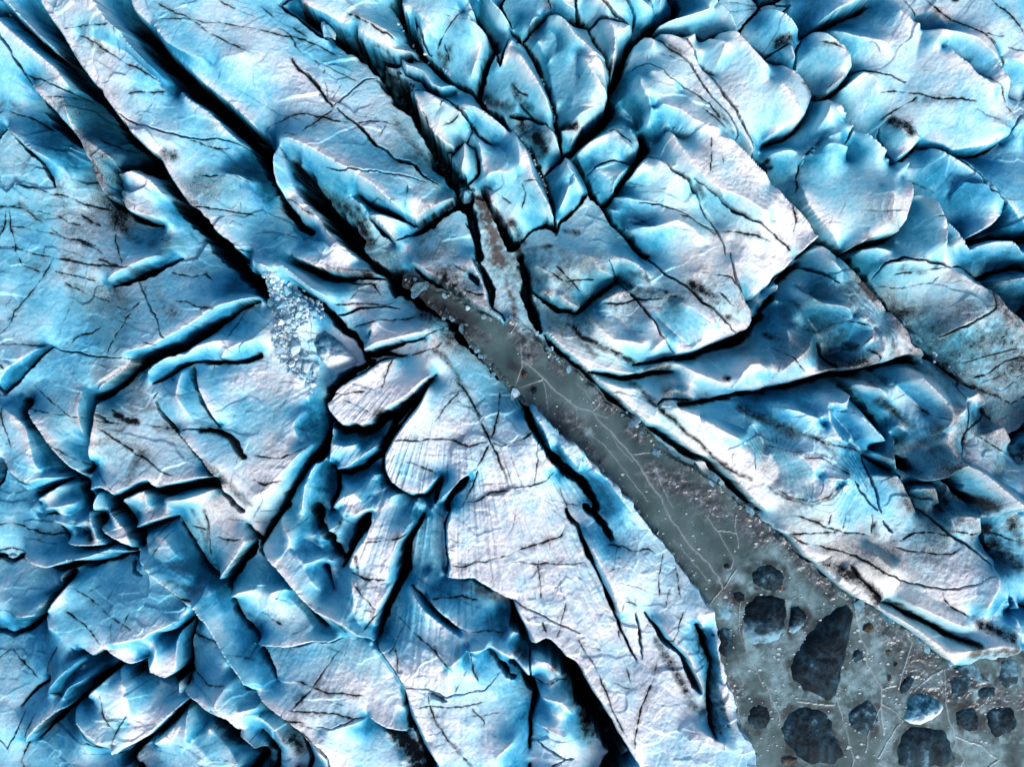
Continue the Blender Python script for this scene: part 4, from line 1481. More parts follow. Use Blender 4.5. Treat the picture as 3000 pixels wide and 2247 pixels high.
carve = np.zeros((NY, NX)); sep = np.zeros((NY, NX)); grime = np.zeros((NY, NX))
WN = np.clip(.95+.9*noise(24, 3, .6, 43), .45, 1.5)
def f_crack(d):
    def fn(dist, t, a, b, sl, out):
        hw = .5*(a[2]+(b[2]-a[2])*t)*WN[sl]
        dd = np.minimum(d, .5+hw*.22)                       # a thin crack cannot be seen to great depth
        wall = np.maximum(3.0, hw*.55)
        p = np.clip((hw+.6-dist)/(wall+.6), 0, 1); p = p*(1.7-.7*p)
        carve[sl] = np.maximum(carve[sl], dd*p)
        if d >= 1.6: sep[sl] = np.maximum(sep[sl], sstep((hw+6-dist)/6))
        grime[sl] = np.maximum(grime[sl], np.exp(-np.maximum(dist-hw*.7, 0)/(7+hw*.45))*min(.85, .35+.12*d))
    return fn
for C, d, sl in cracks: stamp(C, C[:, 2].max()*.5+30, f_crack(d), None)
VAR = np.clip(.9+.9*noise(26, 3, .6, 41), .3, 1.2)
groove = np.zeros((NY, NX)); hd = np.zeros((NY, NX))
def f_hair(w_):
    def fn(dist, t, a, b, sl, out):
        groove[sl] = np.maximum(groove[sl], np.exp(-(dist/(w_*.45+1.2))**2)*(.006+.004*w_)*VAR[sl]*(a[2]+(b[2]-a[2])*t))
        hd[sl] = np.maximum(hd[sl], (np.exp(-(dist/(w_*.28+1.0))**2)*min(.95, .34+.13*w_)+.42*np.exp(-dist/(w_*4+7)))*VAR[sl]*(a[2]+(b[2]-a[2])*t))
    return fn
# the finer fracture families nobody drew: long straight hairlines in two directions, plus short ones
g_ = np.random.default_rng(17)
for i in range(620):
    x, y = g_.uniform(-50, 3050), g_.uniform(-50, 2300)
    if i % 5 < 3: a_, L = R(g_.normal(17, 9)), g_.uniform(90, 380)
    else: a_, L = R(g_.normal(118, 14)), g_.uniform(60, 240)
    if x < 1150: L *= 1.6
    if (x-2600)**2/600**2+(y-350)**2/420**2 < 1 and i % 3: continue
    P = np.array([[x+L*f*math.cos(a_)+g_.normal(0, 7), y+L*f*math.sin(a_)+g_.normal(0, 7)] for f in (0, .25, .5, .75, 1)])
    C = catmull(P, 10); n = len(C); e = np.minimum(np.arange(n), n-1-np.arange(n))/max(1, n*.4)
    hair.append((np.column_stack([C, np.clip(e, .05, 1)*g_.uniform(.25, .7)]), g_.uniform(.8, 1.9)))
for C, w_ in hair: stamp(C, w_*8+24, f_hair(w_), None)
field = {k: np.zeros((NY, NX)) for k in 'DNWBCS'}
for k, C, r, a in blobs:
    F = field[k]
    def fn(dist, t, a0, b0, sl, out): F[sl] = np.maximum(F[sl], a*np.exp(-(dist/(r*.8))**2))
    stamp(C, r*1.8, fn, None)

# the broad shape: a stretched membrane held up by the crests and down by the cracks
crest_pts = [(catmull(C, 3) if len(C) > 1 else C, h) for C, h in crest]
crack_pts = [(catmull(C[:, :2], 3), sl, C[:, 2].mean()) for C, d, sl in cracks if sl is not None]
def constraints(ny, nx):
    num = np.zeros(ny*nx); den = np.zeros(ny*nx); sx, sy = (nx-1)/((NX-1)*Q), (ny-1)/((NY-1)*Q)
    for C, h in crest_pts:
        n = len(C); ta = np.clip(np.minimum(np.arange(n), n-1-np.arange(n))/14.0+.45, 0, 1) if n > 20 else np.ones(n)
        ix = np.rint(C[:, 0]*sx).astype(int); iy = np.rint(C[:, 1]*sy).astype(int); ok = (ix >= 0) & (ix < nx) & (iy >= 0) & (iy < ny)
        np.add.at(num, iy[ok]*nx+ix[ok], (h*ta)[ok]); np.add.at(den, iy[ok]*nx+ix[ok], 1)
    for C, h, wm in crack_pts:
        ix = np.rint(C[:, 0]*sx).astype(int); iy = np.rint(C[:, 1]*sy).astype(int); ok = (ix >= 0) & (ix < nx) & (iy >= 0) & (iy < ny)
        np.add.at(num, iy[ok]*nx+ix[ok], h); np.add.at(den, iy[ok]*nx+ix[ok], 1)
    m = den > 0; v = np.zeros(ny*nx); v[m] = num[m]/den[m]
    return m.reshape(ny, nx), v.reshape(ny, nx)
def solve(planar):
    """planar: even slopes with sharp creases between the constraints; otherwise a relaxed membrane"""
    Z = None
    for f, it in ((16, 200), (8, 160), (4, 140), (2, 90), (1, 60)):
        ny, nx = (NY-1)//f+1, (NX-1)//f+1
        m, v = constraints(ny, nx)
        Z = .12*np.ones((ny, nx)) if Z is None else up2(Z, ny, nx)
        h = Q*f*M_PER_PX; k = h*h/5.0**2
        Z[m] = v[m]
        for i in range(it):
            P = np.pad(Z, 1, mode='edge')
            if planar:
                n_, s_, w_, e_ = P[:-2, 1:-1], P[2:, 1:-1], P[1:-1, :-2], P[1:-1, 2:]
                hi = np.maximum(np.maximum(n_, s_), np.maximum(w_, e_)); lo = np.minimum(np.minimum(n_, s_), np.minimum(w_, e_))
                if i % 2:                          # every other pass along the diagonals, so that slopes run the same in all directions
                    a_, b_, c_, d_ = P[:-2, :-2], P[:-2, 2:], P[2:, :-2], P[2:, 2:]
                    hi = np.maximum(np.maximum(a_, b_), np.maximum(c_, d_)); lo = np.minimum(np.minimum(a_, b_), np.minimum(c_, d_))
                Z = .5*(hi+lo)+.0*Z
            else:
                Z = (P[:-2, 1:-1]+P[2:, 1:-1]+P[1:-1, :-2]+P[1:-1, 2:]+k*.12)/(4+k)
            Z[m] = v[m]
    return Z
Z = PLANAR*solve(True)+(1-PLANAR)*solve(False)
Z = .9*blur(Z, .8)+.1*blur(Z, 2.6)
Z = Z*ZSCALE*(1-.32*blur(field['C'], 14))
smoothZ = Z.copy()

# pond outline (frozen meltwater) as a mask
RX = WX+11*noise(18, 3, .6, 6); RY = WY+11*noise(18, 3, .6, 8)
def poly_mask(P):
    P = np.asarray(P, float); ins = np.zeros((NY, NX), bool); j = len(P)-1
    for i in range(len(P)):
        xi, yi = P[i]; xj, yj = P[j]
        c = ((yi > RY) != (yj > RY)) & (RX < (xj-xi)*(RY-yi)/((yj-yi) if abs(yj-yi) > 1e-9 else 1e-9)+xi)
        ins ^= c; j = i
    return ins
pond = poly_mask(POND)
pin = blur(pond.astype(float), 2.0)
POND_Z = -1.25
Z = np.where(pond, Z*(1-pin)+(POND_Z-.9)*pin, Z)
carve = carve*(1-blur(pond.astype(float), 1.2))

# surface detail: melt hummocks, foliation ridges fanning out of the centre, grit
rid = 1-np.abs(noise(14, 3, .6, 14))*3
det = .09*noise(60, 3, .5, 11)+.06*noise(16, 4, .6, 12)+.03*noise(5, 2, .6, 13)+.03*rid*np.clip(.5+noise(90, 2, .5, 15), 0, 1)
A = np.arctan2(PY-900, PX-1330); Rr = np.hypot(PY-900, PX-1330)
g = np.random.default_rng(5)
def polar_noise(na, nr, seed):
    g = np.random.default_rng(seed); T = g.uniform(-1, 1, (nr+2, na)); a = (A+math.pi)/(2*math.pi)*na; r = np.clip(Rr/2200, 0, 1)*nr
    a0 = np.floor(a).astype(int); fa = a-a0; r0 = np.floor(r).astype(int); fr = r-r0; fa = fa*fa*(3-2*fa)
    return (T[r0, a0 % na]*(1-fa)+T[r0, (a0+1) % na]*fa)*(1-fr)+(T[r0+1, a0 % na]*(1-fa)+T[r0+1, (a0+1) % na]*fa)*fr
stria = polar_noise(420, 14, 21)*.6+polar_noise(900, 26, 22)*.4
fan = np.exp(-((PX-1500)/520)**2-((PY-1650)/560)**2)+.6*np.exp(-((PX-1250)/300)**2-((PY-1250)/260)**2)
crust = np.clip(.25+1.0*blur(field['W'], 6)-.5*field['C']+.5*noise(70, 2, .5, 16), .12, 1)
det = det*(.35+.65*crust)+stria*(.008+.11*np.clip(fan, 0, 1)*np.clip((Rr-260)/260, 0, 1))
rough = field['W']
Zs = Z+det*(1-.8*pin)
def facets(cell, tilt, off, seed):
    """broken ice: flat facets, each tipped its own way"""
    g = np.random.default_rng(seed); ny, nx = int(NY*Q/cell)+5, int(NX*Q/cell)+5
    cx = (np.arange(nx)[None, :]-2+g.uniform(0, 1, (ny, nx)))*cell; cy = (np.arange(ny)[:, None]-2+g.uniform(0, 1, (ny, nx)))*cell
    tx, ty = g.normal(0, tilt, (ny, nx)), g.normal(0, tilt, (ny, nx)); of = g.normal(0, off, (ny, nx))
    U = (PX+PY*.75)*.8+noise(30, 2, .5, seed+5)*cell*.25; V = (PY*1.15-PX*.35)*1.15+noise(30, 2, .5, seed+6)*cell*.25   # facets are longer down the flow
    U = np.clip(U*.62, 0, NX*Q); V = np.clip(V*.62+900*.5, 0, NY*Q)
    iu, iv = (U/cell).astype(int)+2, (V/cell).astype(int)+2; best = np.full((NY, NX), 1e9); out = np.zeros((NY, NX))
    for dv in (-1, 0, 1):
        for du in (-1, 0, 1):
            a, b = np.clip(iv+dv, 0, ny-1), np.clip(iu+du, 0, nx-1); X, Y = U-cx[a, b], V-cy[a, b]; d = X*X+Y*Y
            m_ = d < best; best[m_] = d[m_]; h = (X*tx[a, b]+Y*ty[a, b])*M_PER_PX+of[a, b]; out[m_] = h[m_]
    return out
FAC = facets(95, .16, .025, 401)+.8*facets(36, .15, .014, 402)
fmask = np.clip(.40+.9*noise(90, 2, .5, 17)-.25*np.clip(fan, 0, 1)-.55*field['C'], .08, 1)
Zs = Zs+blur(FAC, .7)*fmask*(1-.8*pin)
H = Zs-carve-groove

# ---------------------------------------------------------------- material attributes (the ice's own tones, plus shade and highlights painted in by shape)
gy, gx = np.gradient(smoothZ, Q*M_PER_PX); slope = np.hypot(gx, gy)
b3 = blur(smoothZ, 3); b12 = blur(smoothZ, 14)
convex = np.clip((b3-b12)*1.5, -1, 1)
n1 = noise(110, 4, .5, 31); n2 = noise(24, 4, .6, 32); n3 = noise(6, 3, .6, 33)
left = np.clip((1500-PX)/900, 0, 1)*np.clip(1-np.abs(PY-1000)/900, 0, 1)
white = .58+.08*left+.40*np.clip((blur(smoothZ, 1.5)-blur(smoothZ, 8))*1.6, 0, .5)+.5*field['W']-.38*field['B']+.22*n1+.16*n2+.22*np.clip(convex, 0, 1)-.50*sstep((slope-.30)/1.1)*(1-.5*field['C'])  # steep flanks bluer, crests whiter: clear ice and frost plus painted shade and highlights
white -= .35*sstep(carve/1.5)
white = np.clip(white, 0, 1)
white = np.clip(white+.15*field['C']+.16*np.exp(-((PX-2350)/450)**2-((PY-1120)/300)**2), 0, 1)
cyan = np.clip(field['C']+.15*n1, 0, 1)
dirt = 1.05*field['D']*(.95+.45*n2+.5*n3)
dirt = np.maximum(dirt, hd*np.clip(.9+.8*n3, .3, 1.2))
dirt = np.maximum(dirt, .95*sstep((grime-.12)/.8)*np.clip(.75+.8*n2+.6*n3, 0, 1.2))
smoky = np.clip(1.7*noise(80, 5, .6, 61)+.32, 0, 1)
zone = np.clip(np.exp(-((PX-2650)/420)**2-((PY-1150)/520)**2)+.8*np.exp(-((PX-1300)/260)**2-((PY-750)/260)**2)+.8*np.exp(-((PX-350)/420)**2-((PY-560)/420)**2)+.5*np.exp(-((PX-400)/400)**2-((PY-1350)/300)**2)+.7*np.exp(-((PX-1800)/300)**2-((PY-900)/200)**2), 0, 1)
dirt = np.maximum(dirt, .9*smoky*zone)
dirt = np.maximum(dirt, .45*np.clip(fan, 0, 1)*np.clip((Rr-300)/200, 0, 1)*sstep((-stria-.28)/.3)*np.clip(.5+1.5*noise(30, 3, .6, 62), 0, 1))
dirt = np.clip(dirt+.15*np.clip(n2+n1, 0, 1), 0, 1)
ph = (smoothZ+.10*noise(60, 3, .5, 51)+.03*n2)*4.0; st = np.abs(ph-np.rint(ph))*2          # dirt layers in the ice, cut by its surface
gs = np.exp(-(st/.13)**2)*field['S']*np.clip(.6+1.3*noise(40, 2, .5, 52), 0, 1)*sstep(slope/.25)
dirt = np.maximum(dirt, .9*gs); H = H-.02*gs+.03*np.cos(2*math.pi*ph)*field['S']*sstep(slope/.2)
brown = np.clip(field['N']*(.8+.5*n2+.4*n3), 0, 1)

# ---------------------------------------------------------------- which block each cell belongs to (grown from inside each block, stopped by the cracks)
F2 = 2
cs = 1+45*sep[::F2, ::F2]+7*hd[::F2, ::F2]+2.0*np.clip(-smoothZ[::F2, ::F2], 0, 2)+30*np.clip(carve[::F2, ::F2], 0, 3)
ny2, nx2 = cs.shape
lab = -np.ones((ny2, nx2), int); dist = np.full((ny2, nx2), 1e18); heap = []
SEEDS = []
for i, ln in enumerate(BLOCKS.strip().splitlines()):
    name, pts = ln.split('|'); P = np.array([[float(v) for v in p.split(',')] for p in pts.split()])*1.3562
    SEEDS.append((name, P))
    for x, y in P:
        r, c = min(ny2-1, int(y/(Q*F2))), min(nx2-1, int(x/(Q*F2)))
        dist[r, c] = 0; lab[r, c] = i; heapq.heappush(heap, (0.0, r, c))
csl = cs.tolist(); dl = dist.tolist(); ll = lab.tolist()
while heap:
    d, r, c = heapq.heappop(heap)
    if d > dl[r][c]: continue
    for dr, dc, wgt in ((1, 0, 1), (-1, 0, 1), (0, 1, 1), (0, -1, 1), (1, 1, 1.414), (1, -1, 1.414), (-1, 1, 1.414), (-1, -1, 1.414)):
        a, b = r+dr, c+dc
        if 0 <= a < ny2 and 0 <= b < nx2:
            nd = d+wgt*.5*(csl[r][c]+csl[a][b])
            if nd < dl[a][b]:
                dl[a][b] = nd; ll[a][b] = ll[r][c]; heapq.heappush(heap, (nd, a, b))
lab = np.array(ll)
LAB = lab[np.clip((np.arange(NY)+1)//F2, 0, ny2-1)][:, np.clip((np.arange(NX)+1)//F2, 0, nx2-1)]
# ---------------------------------------------------------------- materials
def nodes(name):
    m = bpy.data.materials.new(name); m.use_nodes = True; t = m.node_tree
    b = t.nodes['Principled BSDF']; return m, t, b
def N(t, typ, **kw):
    n = t.nodes.new(typ)
    for k, v in kw.items(): setattr(n, k, v)
    return n
def noise_n(t, scale, detail=6, rough=.6, vec=None):
    n = N(t, 'ShaderNodeTexNoise'); n.inputs['Scale'].default_value = scale; n.inputs['Detail'].default_value = detail; n.inputs['Roughness'].default_value = rough
    if vec is not None: t.links.new(vec, n.inputs['Vector'])
    return n.outputs['Fac']
def mathn(t, op, a, b=None, c=None, clamp=False):
    n = N(t, 'ShaderNodeMath', operation=op); n.use_clamp = clamp
    for i, v in enumerate((a, b, c)):
        if v is None: continue
        if isinstance(v, (int, float)): n.inputs[i].default_value = v
        else: t.links.new(v, n.inputs[i])
    return n.outputs[0]
def mixc(t, f, a, b):
    n = N(t, 'ShaderNodeMix', data_type='RGBA')
    for s, v in ((0, f), (6, a), (7, b)):
        if isinstance(v, tuple): n.inputs[s].default_value = v+(1,)
        elif isinstance(v, (int, float)): n.inputs[s].default_value = v
        else: t.links.new(v, n.inputs[s])
    return n.outputs[2]
def ramp(t, f, stops):
    n = N(t, 'ShaderNodeValToRGB'); e = n.color_ramp.elements
    while len(e) < len(stops): e.new(.5)
    for el, (p, c) in zip(e, stops): el.position = p; el.color = c+(1,)
    t.links.new(f, n.inputs[0]); return n.outputs[0]
def bump(t, b, h, strength, dist, prev=None):
    n = N(t, 'ShaderNodeBump'); n.inputs['Strength'].default_value = .5
    if isinstance(strength, (int, float)): n.inputs['Strength'].default_value = strength
    else: t.links.new(strength, n.inputs['Strength'])
    n.inputs['Distance'].default_value = dist
    t.links.new(h, n.inputs['Height'])
    if prev is not None: t.links.new(prev, n.inputs['Normal'])
    return n.outputs[0]

def ice_material():
    m, t, b = nodes("glacier_ice")
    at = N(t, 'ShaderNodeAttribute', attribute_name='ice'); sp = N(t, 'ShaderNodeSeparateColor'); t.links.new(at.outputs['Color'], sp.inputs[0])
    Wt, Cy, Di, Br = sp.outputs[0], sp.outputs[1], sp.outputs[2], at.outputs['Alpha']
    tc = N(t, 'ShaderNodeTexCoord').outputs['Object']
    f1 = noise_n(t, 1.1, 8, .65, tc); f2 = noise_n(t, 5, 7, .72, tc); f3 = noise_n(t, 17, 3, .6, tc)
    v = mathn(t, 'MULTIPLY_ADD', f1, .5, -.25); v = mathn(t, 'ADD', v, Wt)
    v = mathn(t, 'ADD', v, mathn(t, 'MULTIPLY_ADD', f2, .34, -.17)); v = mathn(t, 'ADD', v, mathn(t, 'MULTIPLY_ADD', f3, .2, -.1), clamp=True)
    wp = N(t, 'ShaderNodeTexNoise'); wp.inputs['Scale'].default_value = .5; wp.inputs['Detail'].default_value = 3; t.links.new(tc, wp.inputs['Vector'])
    va = N(t, 'ShaderNodeVectorMath', operation='MULTIPLY_ADD'); t.links.new(wp.outputs['Color'], va.inputs[0]); va.inputs[1].default_value = (.9, .9, 0); t.links.new(tc, va.inputs[2])
    vo = N(t, 'ShaderNodeTexVoronoi', feature='DISTANCE_TO_EDGE'); vo.inputs['Scale'].default_value = .42; t.links.new(va.outputs[0], vo.inputs['Vector'])
    heal = mathn(t, 'MULTIPLY', mathn(t, 'SUBTRACT', 1.0, mathn(t, 'DIVIDE', vo.outputs['Distance'], .018), clamp=True), mathn(t, 'MULTIPLY_ADD', f1, 1.6, -.62, clamp=True))
    v = mathn(t, 'MULTIPLY_ADD', heal, .34, v, clamp=True)                       # healed fractures, paler than the clear ice
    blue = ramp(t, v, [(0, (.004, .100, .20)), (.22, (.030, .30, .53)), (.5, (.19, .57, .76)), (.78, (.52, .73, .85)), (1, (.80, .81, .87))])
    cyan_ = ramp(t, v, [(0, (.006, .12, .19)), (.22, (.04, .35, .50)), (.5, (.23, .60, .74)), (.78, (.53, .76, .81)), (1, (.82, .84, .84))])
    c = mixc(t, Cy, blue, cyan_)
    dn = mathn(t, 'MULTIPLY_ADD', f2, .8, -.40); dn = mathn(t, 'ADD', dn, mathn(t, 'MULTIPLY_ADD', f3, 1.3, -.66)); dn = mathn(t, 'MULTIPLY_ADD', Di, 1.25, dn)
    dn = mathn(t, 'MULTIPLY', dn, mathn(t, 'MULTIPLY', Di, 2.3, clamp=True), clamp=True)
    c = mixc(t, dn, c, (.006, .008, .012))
    bn = mathn(t, 'MULTIPLY', mathn(t, 'MULTIPLY_ADD', Br, 1.4, mathn(t, 'MULTIPLY_ADD', f2, .9, -.45)), mathn(t, 'MULTIPLY', Br, 1.6, clamp=True), clamp=True)
    c = mixc(t, bn, c, (.10, .092, .092))
    t.links.new(c, b.inputs['Base Color'])
    b.inputs['Roughness'].default_value = .38; t.links.new(mathn(t, 'MULTIPLY_ADD', dn, -.30, .34), b.inputs['Specular IOR Level'])
    n = bump(t, b, f2, mathn(t, 'MULTIPLY_ADD', v, .75, .02), .09); n = bump(t, b, f3, mathn(t, 'MULTIPLY_ADD', v, .5, .05), .03, n); t.links.new(n, b.inputs['Normal'])
    return m
ICE = ice_material()

# ---------------------------------------------------------------- the ice as meshes
def padded(a): return np.pad(a, PAD, mode='reflect')
HH = padded(H); VX = ((np.arange(NX+2*PAD)-PAD)*Q-1500)*M_PER_PX; VY = -((np.arange(NY+2*PAD)-PAD)*Q-1123.5)*M_PER_PX
GX, GY = np.meshgrid(VX, VY)
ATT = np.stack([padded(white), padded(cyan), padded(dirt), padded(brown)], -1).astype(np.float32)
dzy, dzx = np.gradient(HH, Q*M_PER_PX)
NRM = np.stack([-dzx, dzy, np.ones_like(HH)], -1); NRM /= np.linalg.norm(NRM, axis=-1)[..., None]

def grid_mesh(name, quads, mat):
    """quads: flat indices of grid cells (top-left corner)"""
    W_ = NX+2*PAD
    q = quads; v = np.stack([q+W_, q+W_+1, q+1, q], 1)
    u, inv = np.unique(v, return_inverse=True); inv = inv.reshape(-1)
    me = bpy.data.meshes.new(name)
    co = np.stack([GX.ravel()[u], GY.ravel()[u], HH.ravel()[u]], 1)
    org = np.array([co[:, 0].mean(), co[:, 1].mean(), 0.0]); co = co-org
    me.vertices.add(len(u)); me.vertices.foreach_set('co', co.astype(np.float32).ravel())
    me.loops.add(len(inv)); me.loops.foreach_set('vertex_index', inv.astype(np.int32))
    me.polygons.add(len(q)); me.polygons.foreach_set('loop_start', (np.arange(len(q))*4).astype(np.int32))
    me.update(calc_edges=True)
    me.shade_smooth()
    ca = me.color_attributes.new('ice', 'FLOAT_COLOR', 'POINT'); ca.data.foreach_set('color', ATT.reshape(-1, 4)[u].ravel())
    me.normals_split_custom_set_from_vertices(NRM.reshape(-1, 3)[u].tolist())
    me.materials.append(mat)
    o = bpy.data.objects.new(name, me); o.location = org; col.objects.link(o)
    return o
W_ = NX+2*PAD; H_ = NY+2*PAD
allq = (np.arange(H_-1)[:, None]*W_+np.arange(W_-1)[None, :]).ravel()

def tag(o, label=None, cat=None, group=None, kind=None):
    for k, v in (('label', label), ('category', cat), ('group', group), ('kind', kind)):
        if v: o[k] = v
    return o
def at(x, y, z=0.0): return ((x-1500)*M_PER_PX, (1123.5-y)*M_PER_PX, z)
def tile(ox, oy, pts): return [(ox+float(p.split(',')[0])*750/1657, oy+float(p.split(',')[1])*750/1657) for p in pts.split()]
def ground(x, y):
    return float(H[min(NY-1, max(0, int(y/Q))), min(NX-1, max(0, int(x/Q)))])

# ---------------------------------------------------------------- blocks, and the silted bed at the bottom of the deep crevasses
LP = padded(LAB); CP = padded(carve); PP = padded(pond.astype(np.uint8)); HB = HH
ql = LP[:-1, :-1].copy(); 
bed = (CP[:-1, :-1] > 2.3) & (HB[:-1, :-1] < -2.9)
ql[bed] = -2
ql[PP[:-1, :-1] > 0] = -3
def pieces(lab):
    """4-connected pieces of equal label: run-length union-find"""
    h, w_ = lab.shape; st = np.ones((h, w_), bool); st[:, 1:] = lab[:, 1:] != lab[:, :-1]
    rid_ = (np.cumsum(st.ravel())-1).reshape(h, w_); par = list(range(int(rid_[-1, -1])+1))
    up, dn = rid_[:-1], rid_[1:]; same = lab[:-1] == lab[1:]
    E_ = np.unique(np.stack([up[same], dn[same]], 1), axis=0)
    def find(a):
        while par[a] != a: par[a] = par[par[a]]; a = par[a]
        return a
    for a, b in E_.tolist():
        a, b = find(a), find(b)
        if a != b: par[b] = a
    return np.array([find(a) for a in range(len(par))])[rid_]
pc = pieces(ql); cnt = np.bincount(pc.ravel()); big_ = np.zeros(len(cnt), bool)
for i in range(len(SEEDS)):
    ids = np.unique(pc[ql == i])
    if len(ids): big_[ids[np.argmax(cnt[ids])]] = True
stray = (ql >= 0) & ~big_[pc]
for _ in range(40):                                 # stray scraps join the neighbouring block
    if not stray[PAD:-PAD, PAD:-PAD].any(): break
    for sh, ax in ((1, 0), (-1, 0), (1, 1), (-1, 1)):
        nb = np.roll(ql, sh, ax); ok = stray & ~np.roll(stray, sh, ax) & (nb >= 0); ql[ok] = nb[ok]; stray &= ~ok
pc = pieces(ql); cnt = np.bincount(pc.ravel()); big_ = np.zeros(len(cnt), bool)
for i in range(len(SEEDS)):
    ids = np.unique(pc[ql == i])
    if len(ids): big_[ids[np.argmax(cnt[ids])]] = True
ql[(ql >= 0) & ~big_[pc]] = -4
ql = ql.ravel()
if (ql == -4).any(): o = grid_mesh("glacier_surface", allq[ql == -4], ICE); tag(o, kind='structure')
o = grid_mesh("crevasse_floor", allq[ql == -2], ICE); tag(o, kind='structure')
o = grid_mesh("pond_bed", allq[ql == -3], ICE); tag(o, kind='structure')
for i, (name, P) in enumerate(SEEDS):
    q = allq[ql == i]
    if len(q) == 0: continue
    o = grid_mesh("ice_block", q, ICE)
    tag(o, name, 'ice block', 'glacier ice blocks between the crevasses')

# ---------------------------------------------------------------- frozen meltwater
def pond_material():
    m, t, b = nodes("frozen_meltwater")
    at_ = N(t, 'ShaderNodeAttribute', attribute_name='ice'); sp = N(t, 'ShaderNodeSeparateColor'); t.links.new(at_.outputs['Color'], sp.inputs[0])
    fr, mud, dk, vein = sp.outputs[0], sp.outputs[1], sp.outputs[2], at_.outputs['Alpha']
    tc = N(t, 'ShaderNodeTexCoord').outputs['Object']
    f1 = noise_n(t, .35, 8, .62, tc); f2 = noise_n(t, 2.2, 8, .66, tc); f3 = noise_n(t, 9, 4, .6, tc)
    c = ramp(t, f1, [(.28, (.022, .044, .050)), (.5, (.052, .092, .098)), (.66, (.095, .155, .170))])
    v = mathn(t, 'MULTIPLY', mathn(t, 'ADD', mud, mathn(t, 'MULTIPLY_ADD', f2, 1.6, -.8)), mathn(t, 'MULTIPLY', mud, 2, clamp=True), clamp=True)
    c = mixc(t, v, c, ramp(t, f2, [(.36, (.020, .020, .024)), (.54, (.075, .085, .100)), (.68, (.20, .235, .285))]))
    v = mathn(t, 'MULTIPLY', mathn(t, 'ADD', fr, mathn(t, 'MULTIPLY_ADD', f2, 2.2, -1.15)), mathn(t, 'MULTIPLY', fr, 2, clamp=True), clamp=True)
    c = mixc(t, v, c, (.22, .36, .41))
    v = mathn(t, 'MULTIPLY', mathn(t, 'ADD', dk, mathn(t, 'MULTIPLY_ADD', f2, 1.4, -.7)), mathn(t, 'MULTIPLY', dk, 2, clamp=True), clamp=True)
    c = mixc(t, v, c, (.020, .022, .024))
    # air bubbles and flecks
    vo = N(t, 'ShaderNodeTexVoronoi'); vo.inputs['Scale'].default_value = 3.2; t.links.new(tc, vo.inputs['Vector'])
    v = mathn(t, 'MULTIPLY', mathn(t, 'LESS_THAN', vo.outputs['Distance'], .13), mathn(t, 'GREATER_THAN', f1, .53))
    c = mixc(t, mathn(t, 'MULTIPLY', v, .35), c, (.42, .50, .54))
    v = mathn(t, 'MULTIPLY', vein, mathn(t, 'MULTIPLY_ADD', f3, 1.2, .2), clamp=True)
    c = mixc(t, mathn(t, 'MULTIPLY', v, .55), c, (.40, .48, .52))
    t.links.new(c, b.inputs['Base Color']); b.inputs['Roughness'].default_value = .22; b.inputs['Specular IOR Level'].default_value = .4
    n = bump(t, b, f2, mathn(t, 'MULTIPLY_ADD', mud, .45, .06), .06); t.links.new(n, b.inputs['Normal'])
    return m
PONDM = pond_material()
L_ = lambda s: tile(2250, 1497, s)
K_ = lambda s: tile(1500, 1497, s)
G_ = lambda s: tile(1500, 750, s)
LUMPS = [
    L_('-90,420 -30,370 60,355 130,400 155,460 130,540 60,560 -20,530 -80,500'),
    L_('-130,640 -60,570 40,560 140,580 160,680 150,780 110,860 40,900 -60,905 -130,860 -145,740'),
    L_('180,650 230,635 290,690 300,720 250,800 190,835 165,800 175,720'),
    L_('555,600 595,650 600,730 580,830 560,930 530,1040 515,1150 480,1250 430,1275 340,1240 250,1215 185,1130 170,1040 210,940 280,830 370,730 460,650'),
    L_('95,1440 130,1350 220,1295 330,1300 430,1330 470,1390 470,1480 540,1570 560,1640 500,1700 300,1700 200,1620 120,1540'),
    L_('545,1350 610,1290 700,1240 760,1300 775,1400 720,1490 640,1500 560,1440'),
    L_('590,930 640,918 670,950 660,1010 610,1030 582,990'),
    L_('945,1250 1010,1205 1060,1205 1130,1230 1190,1270 1210,1320 1150,1380 1090,1410 1020,1440 950,1425 915,1390'),
    L_('1200,1130 1260,1095 1340,1090 1390,1140 1370,1220 1300,1260 1230,1240'),
    L_('1255,1340 1320,1300 1400,1310 1440,1380 1430,1470 1340,1480 1270,1430'),
    L_('1460,1330 1540,1290 1660,1300 1700,1420 1640,1490 1530,1525 1470,1440'),
    L_('900,1480 960,1430 1080,1430 1200,1450 1250,1530 1290,1660 1200,1720 880,1720 860,1600'),
    L_('1565,990 1640,970 1700,1040 1690,1170 1600,1205 1550,1150'),
    L_('-110,1320 -40,1270 40,1300 65,1380 30,1470 -60,1470 -120,1400'),
    K_('1350,800 1400,765 1450,790 1470,870 1465,950 1420,1000 1370,970 1340,890'),
    K_('1445,545 1500,525 1555,560 1560,610 1510,640 1460,610'),
    K_('1385,370 1420,350 1452,372 1440,405 1400,405')]
vein = np.zeros((NY, NX)); mud = np.zeros((NY, NX)); dk = np.zeros((NY, NX)); fr = np.zeros((NY, NX))
for ln in VEINS.strip().splitlines():
    f = ln.split('|'); ox, oy, w_ = map(float, f[0].split()); C = catmull(np.array(tile(ox, oy, f[1])), 8)
    def fn(dist, t, a, b, sl, out): vein[sl] = np.maximum(vein[sl], VAR[sl]*np.exp(-(dist/(w_*.42))**2)+.22*np.exp(-dist/(w_*2.5)))
    stamp(C, 30, fn, None)
for ln in PATCH.strip().splitlines():
    f = ln.split('|'); k, ox, oy, r_, a_ = f[0].split(); C = catmull(np.array(tile(float(ox), float(oy), f[1])), 20); r_ = float(r_)*750/1657; a_ = float(a_)
    F = {'M': mud, 'K': dk, 'F': fr}[k]
    def fn(dist, t, a, b, sl, out): F[sl] = np.maximum(F[sl], a_*np.exp(-(dist/(r_*.85))**2))
    stamp(C, r_*2, fn, None)
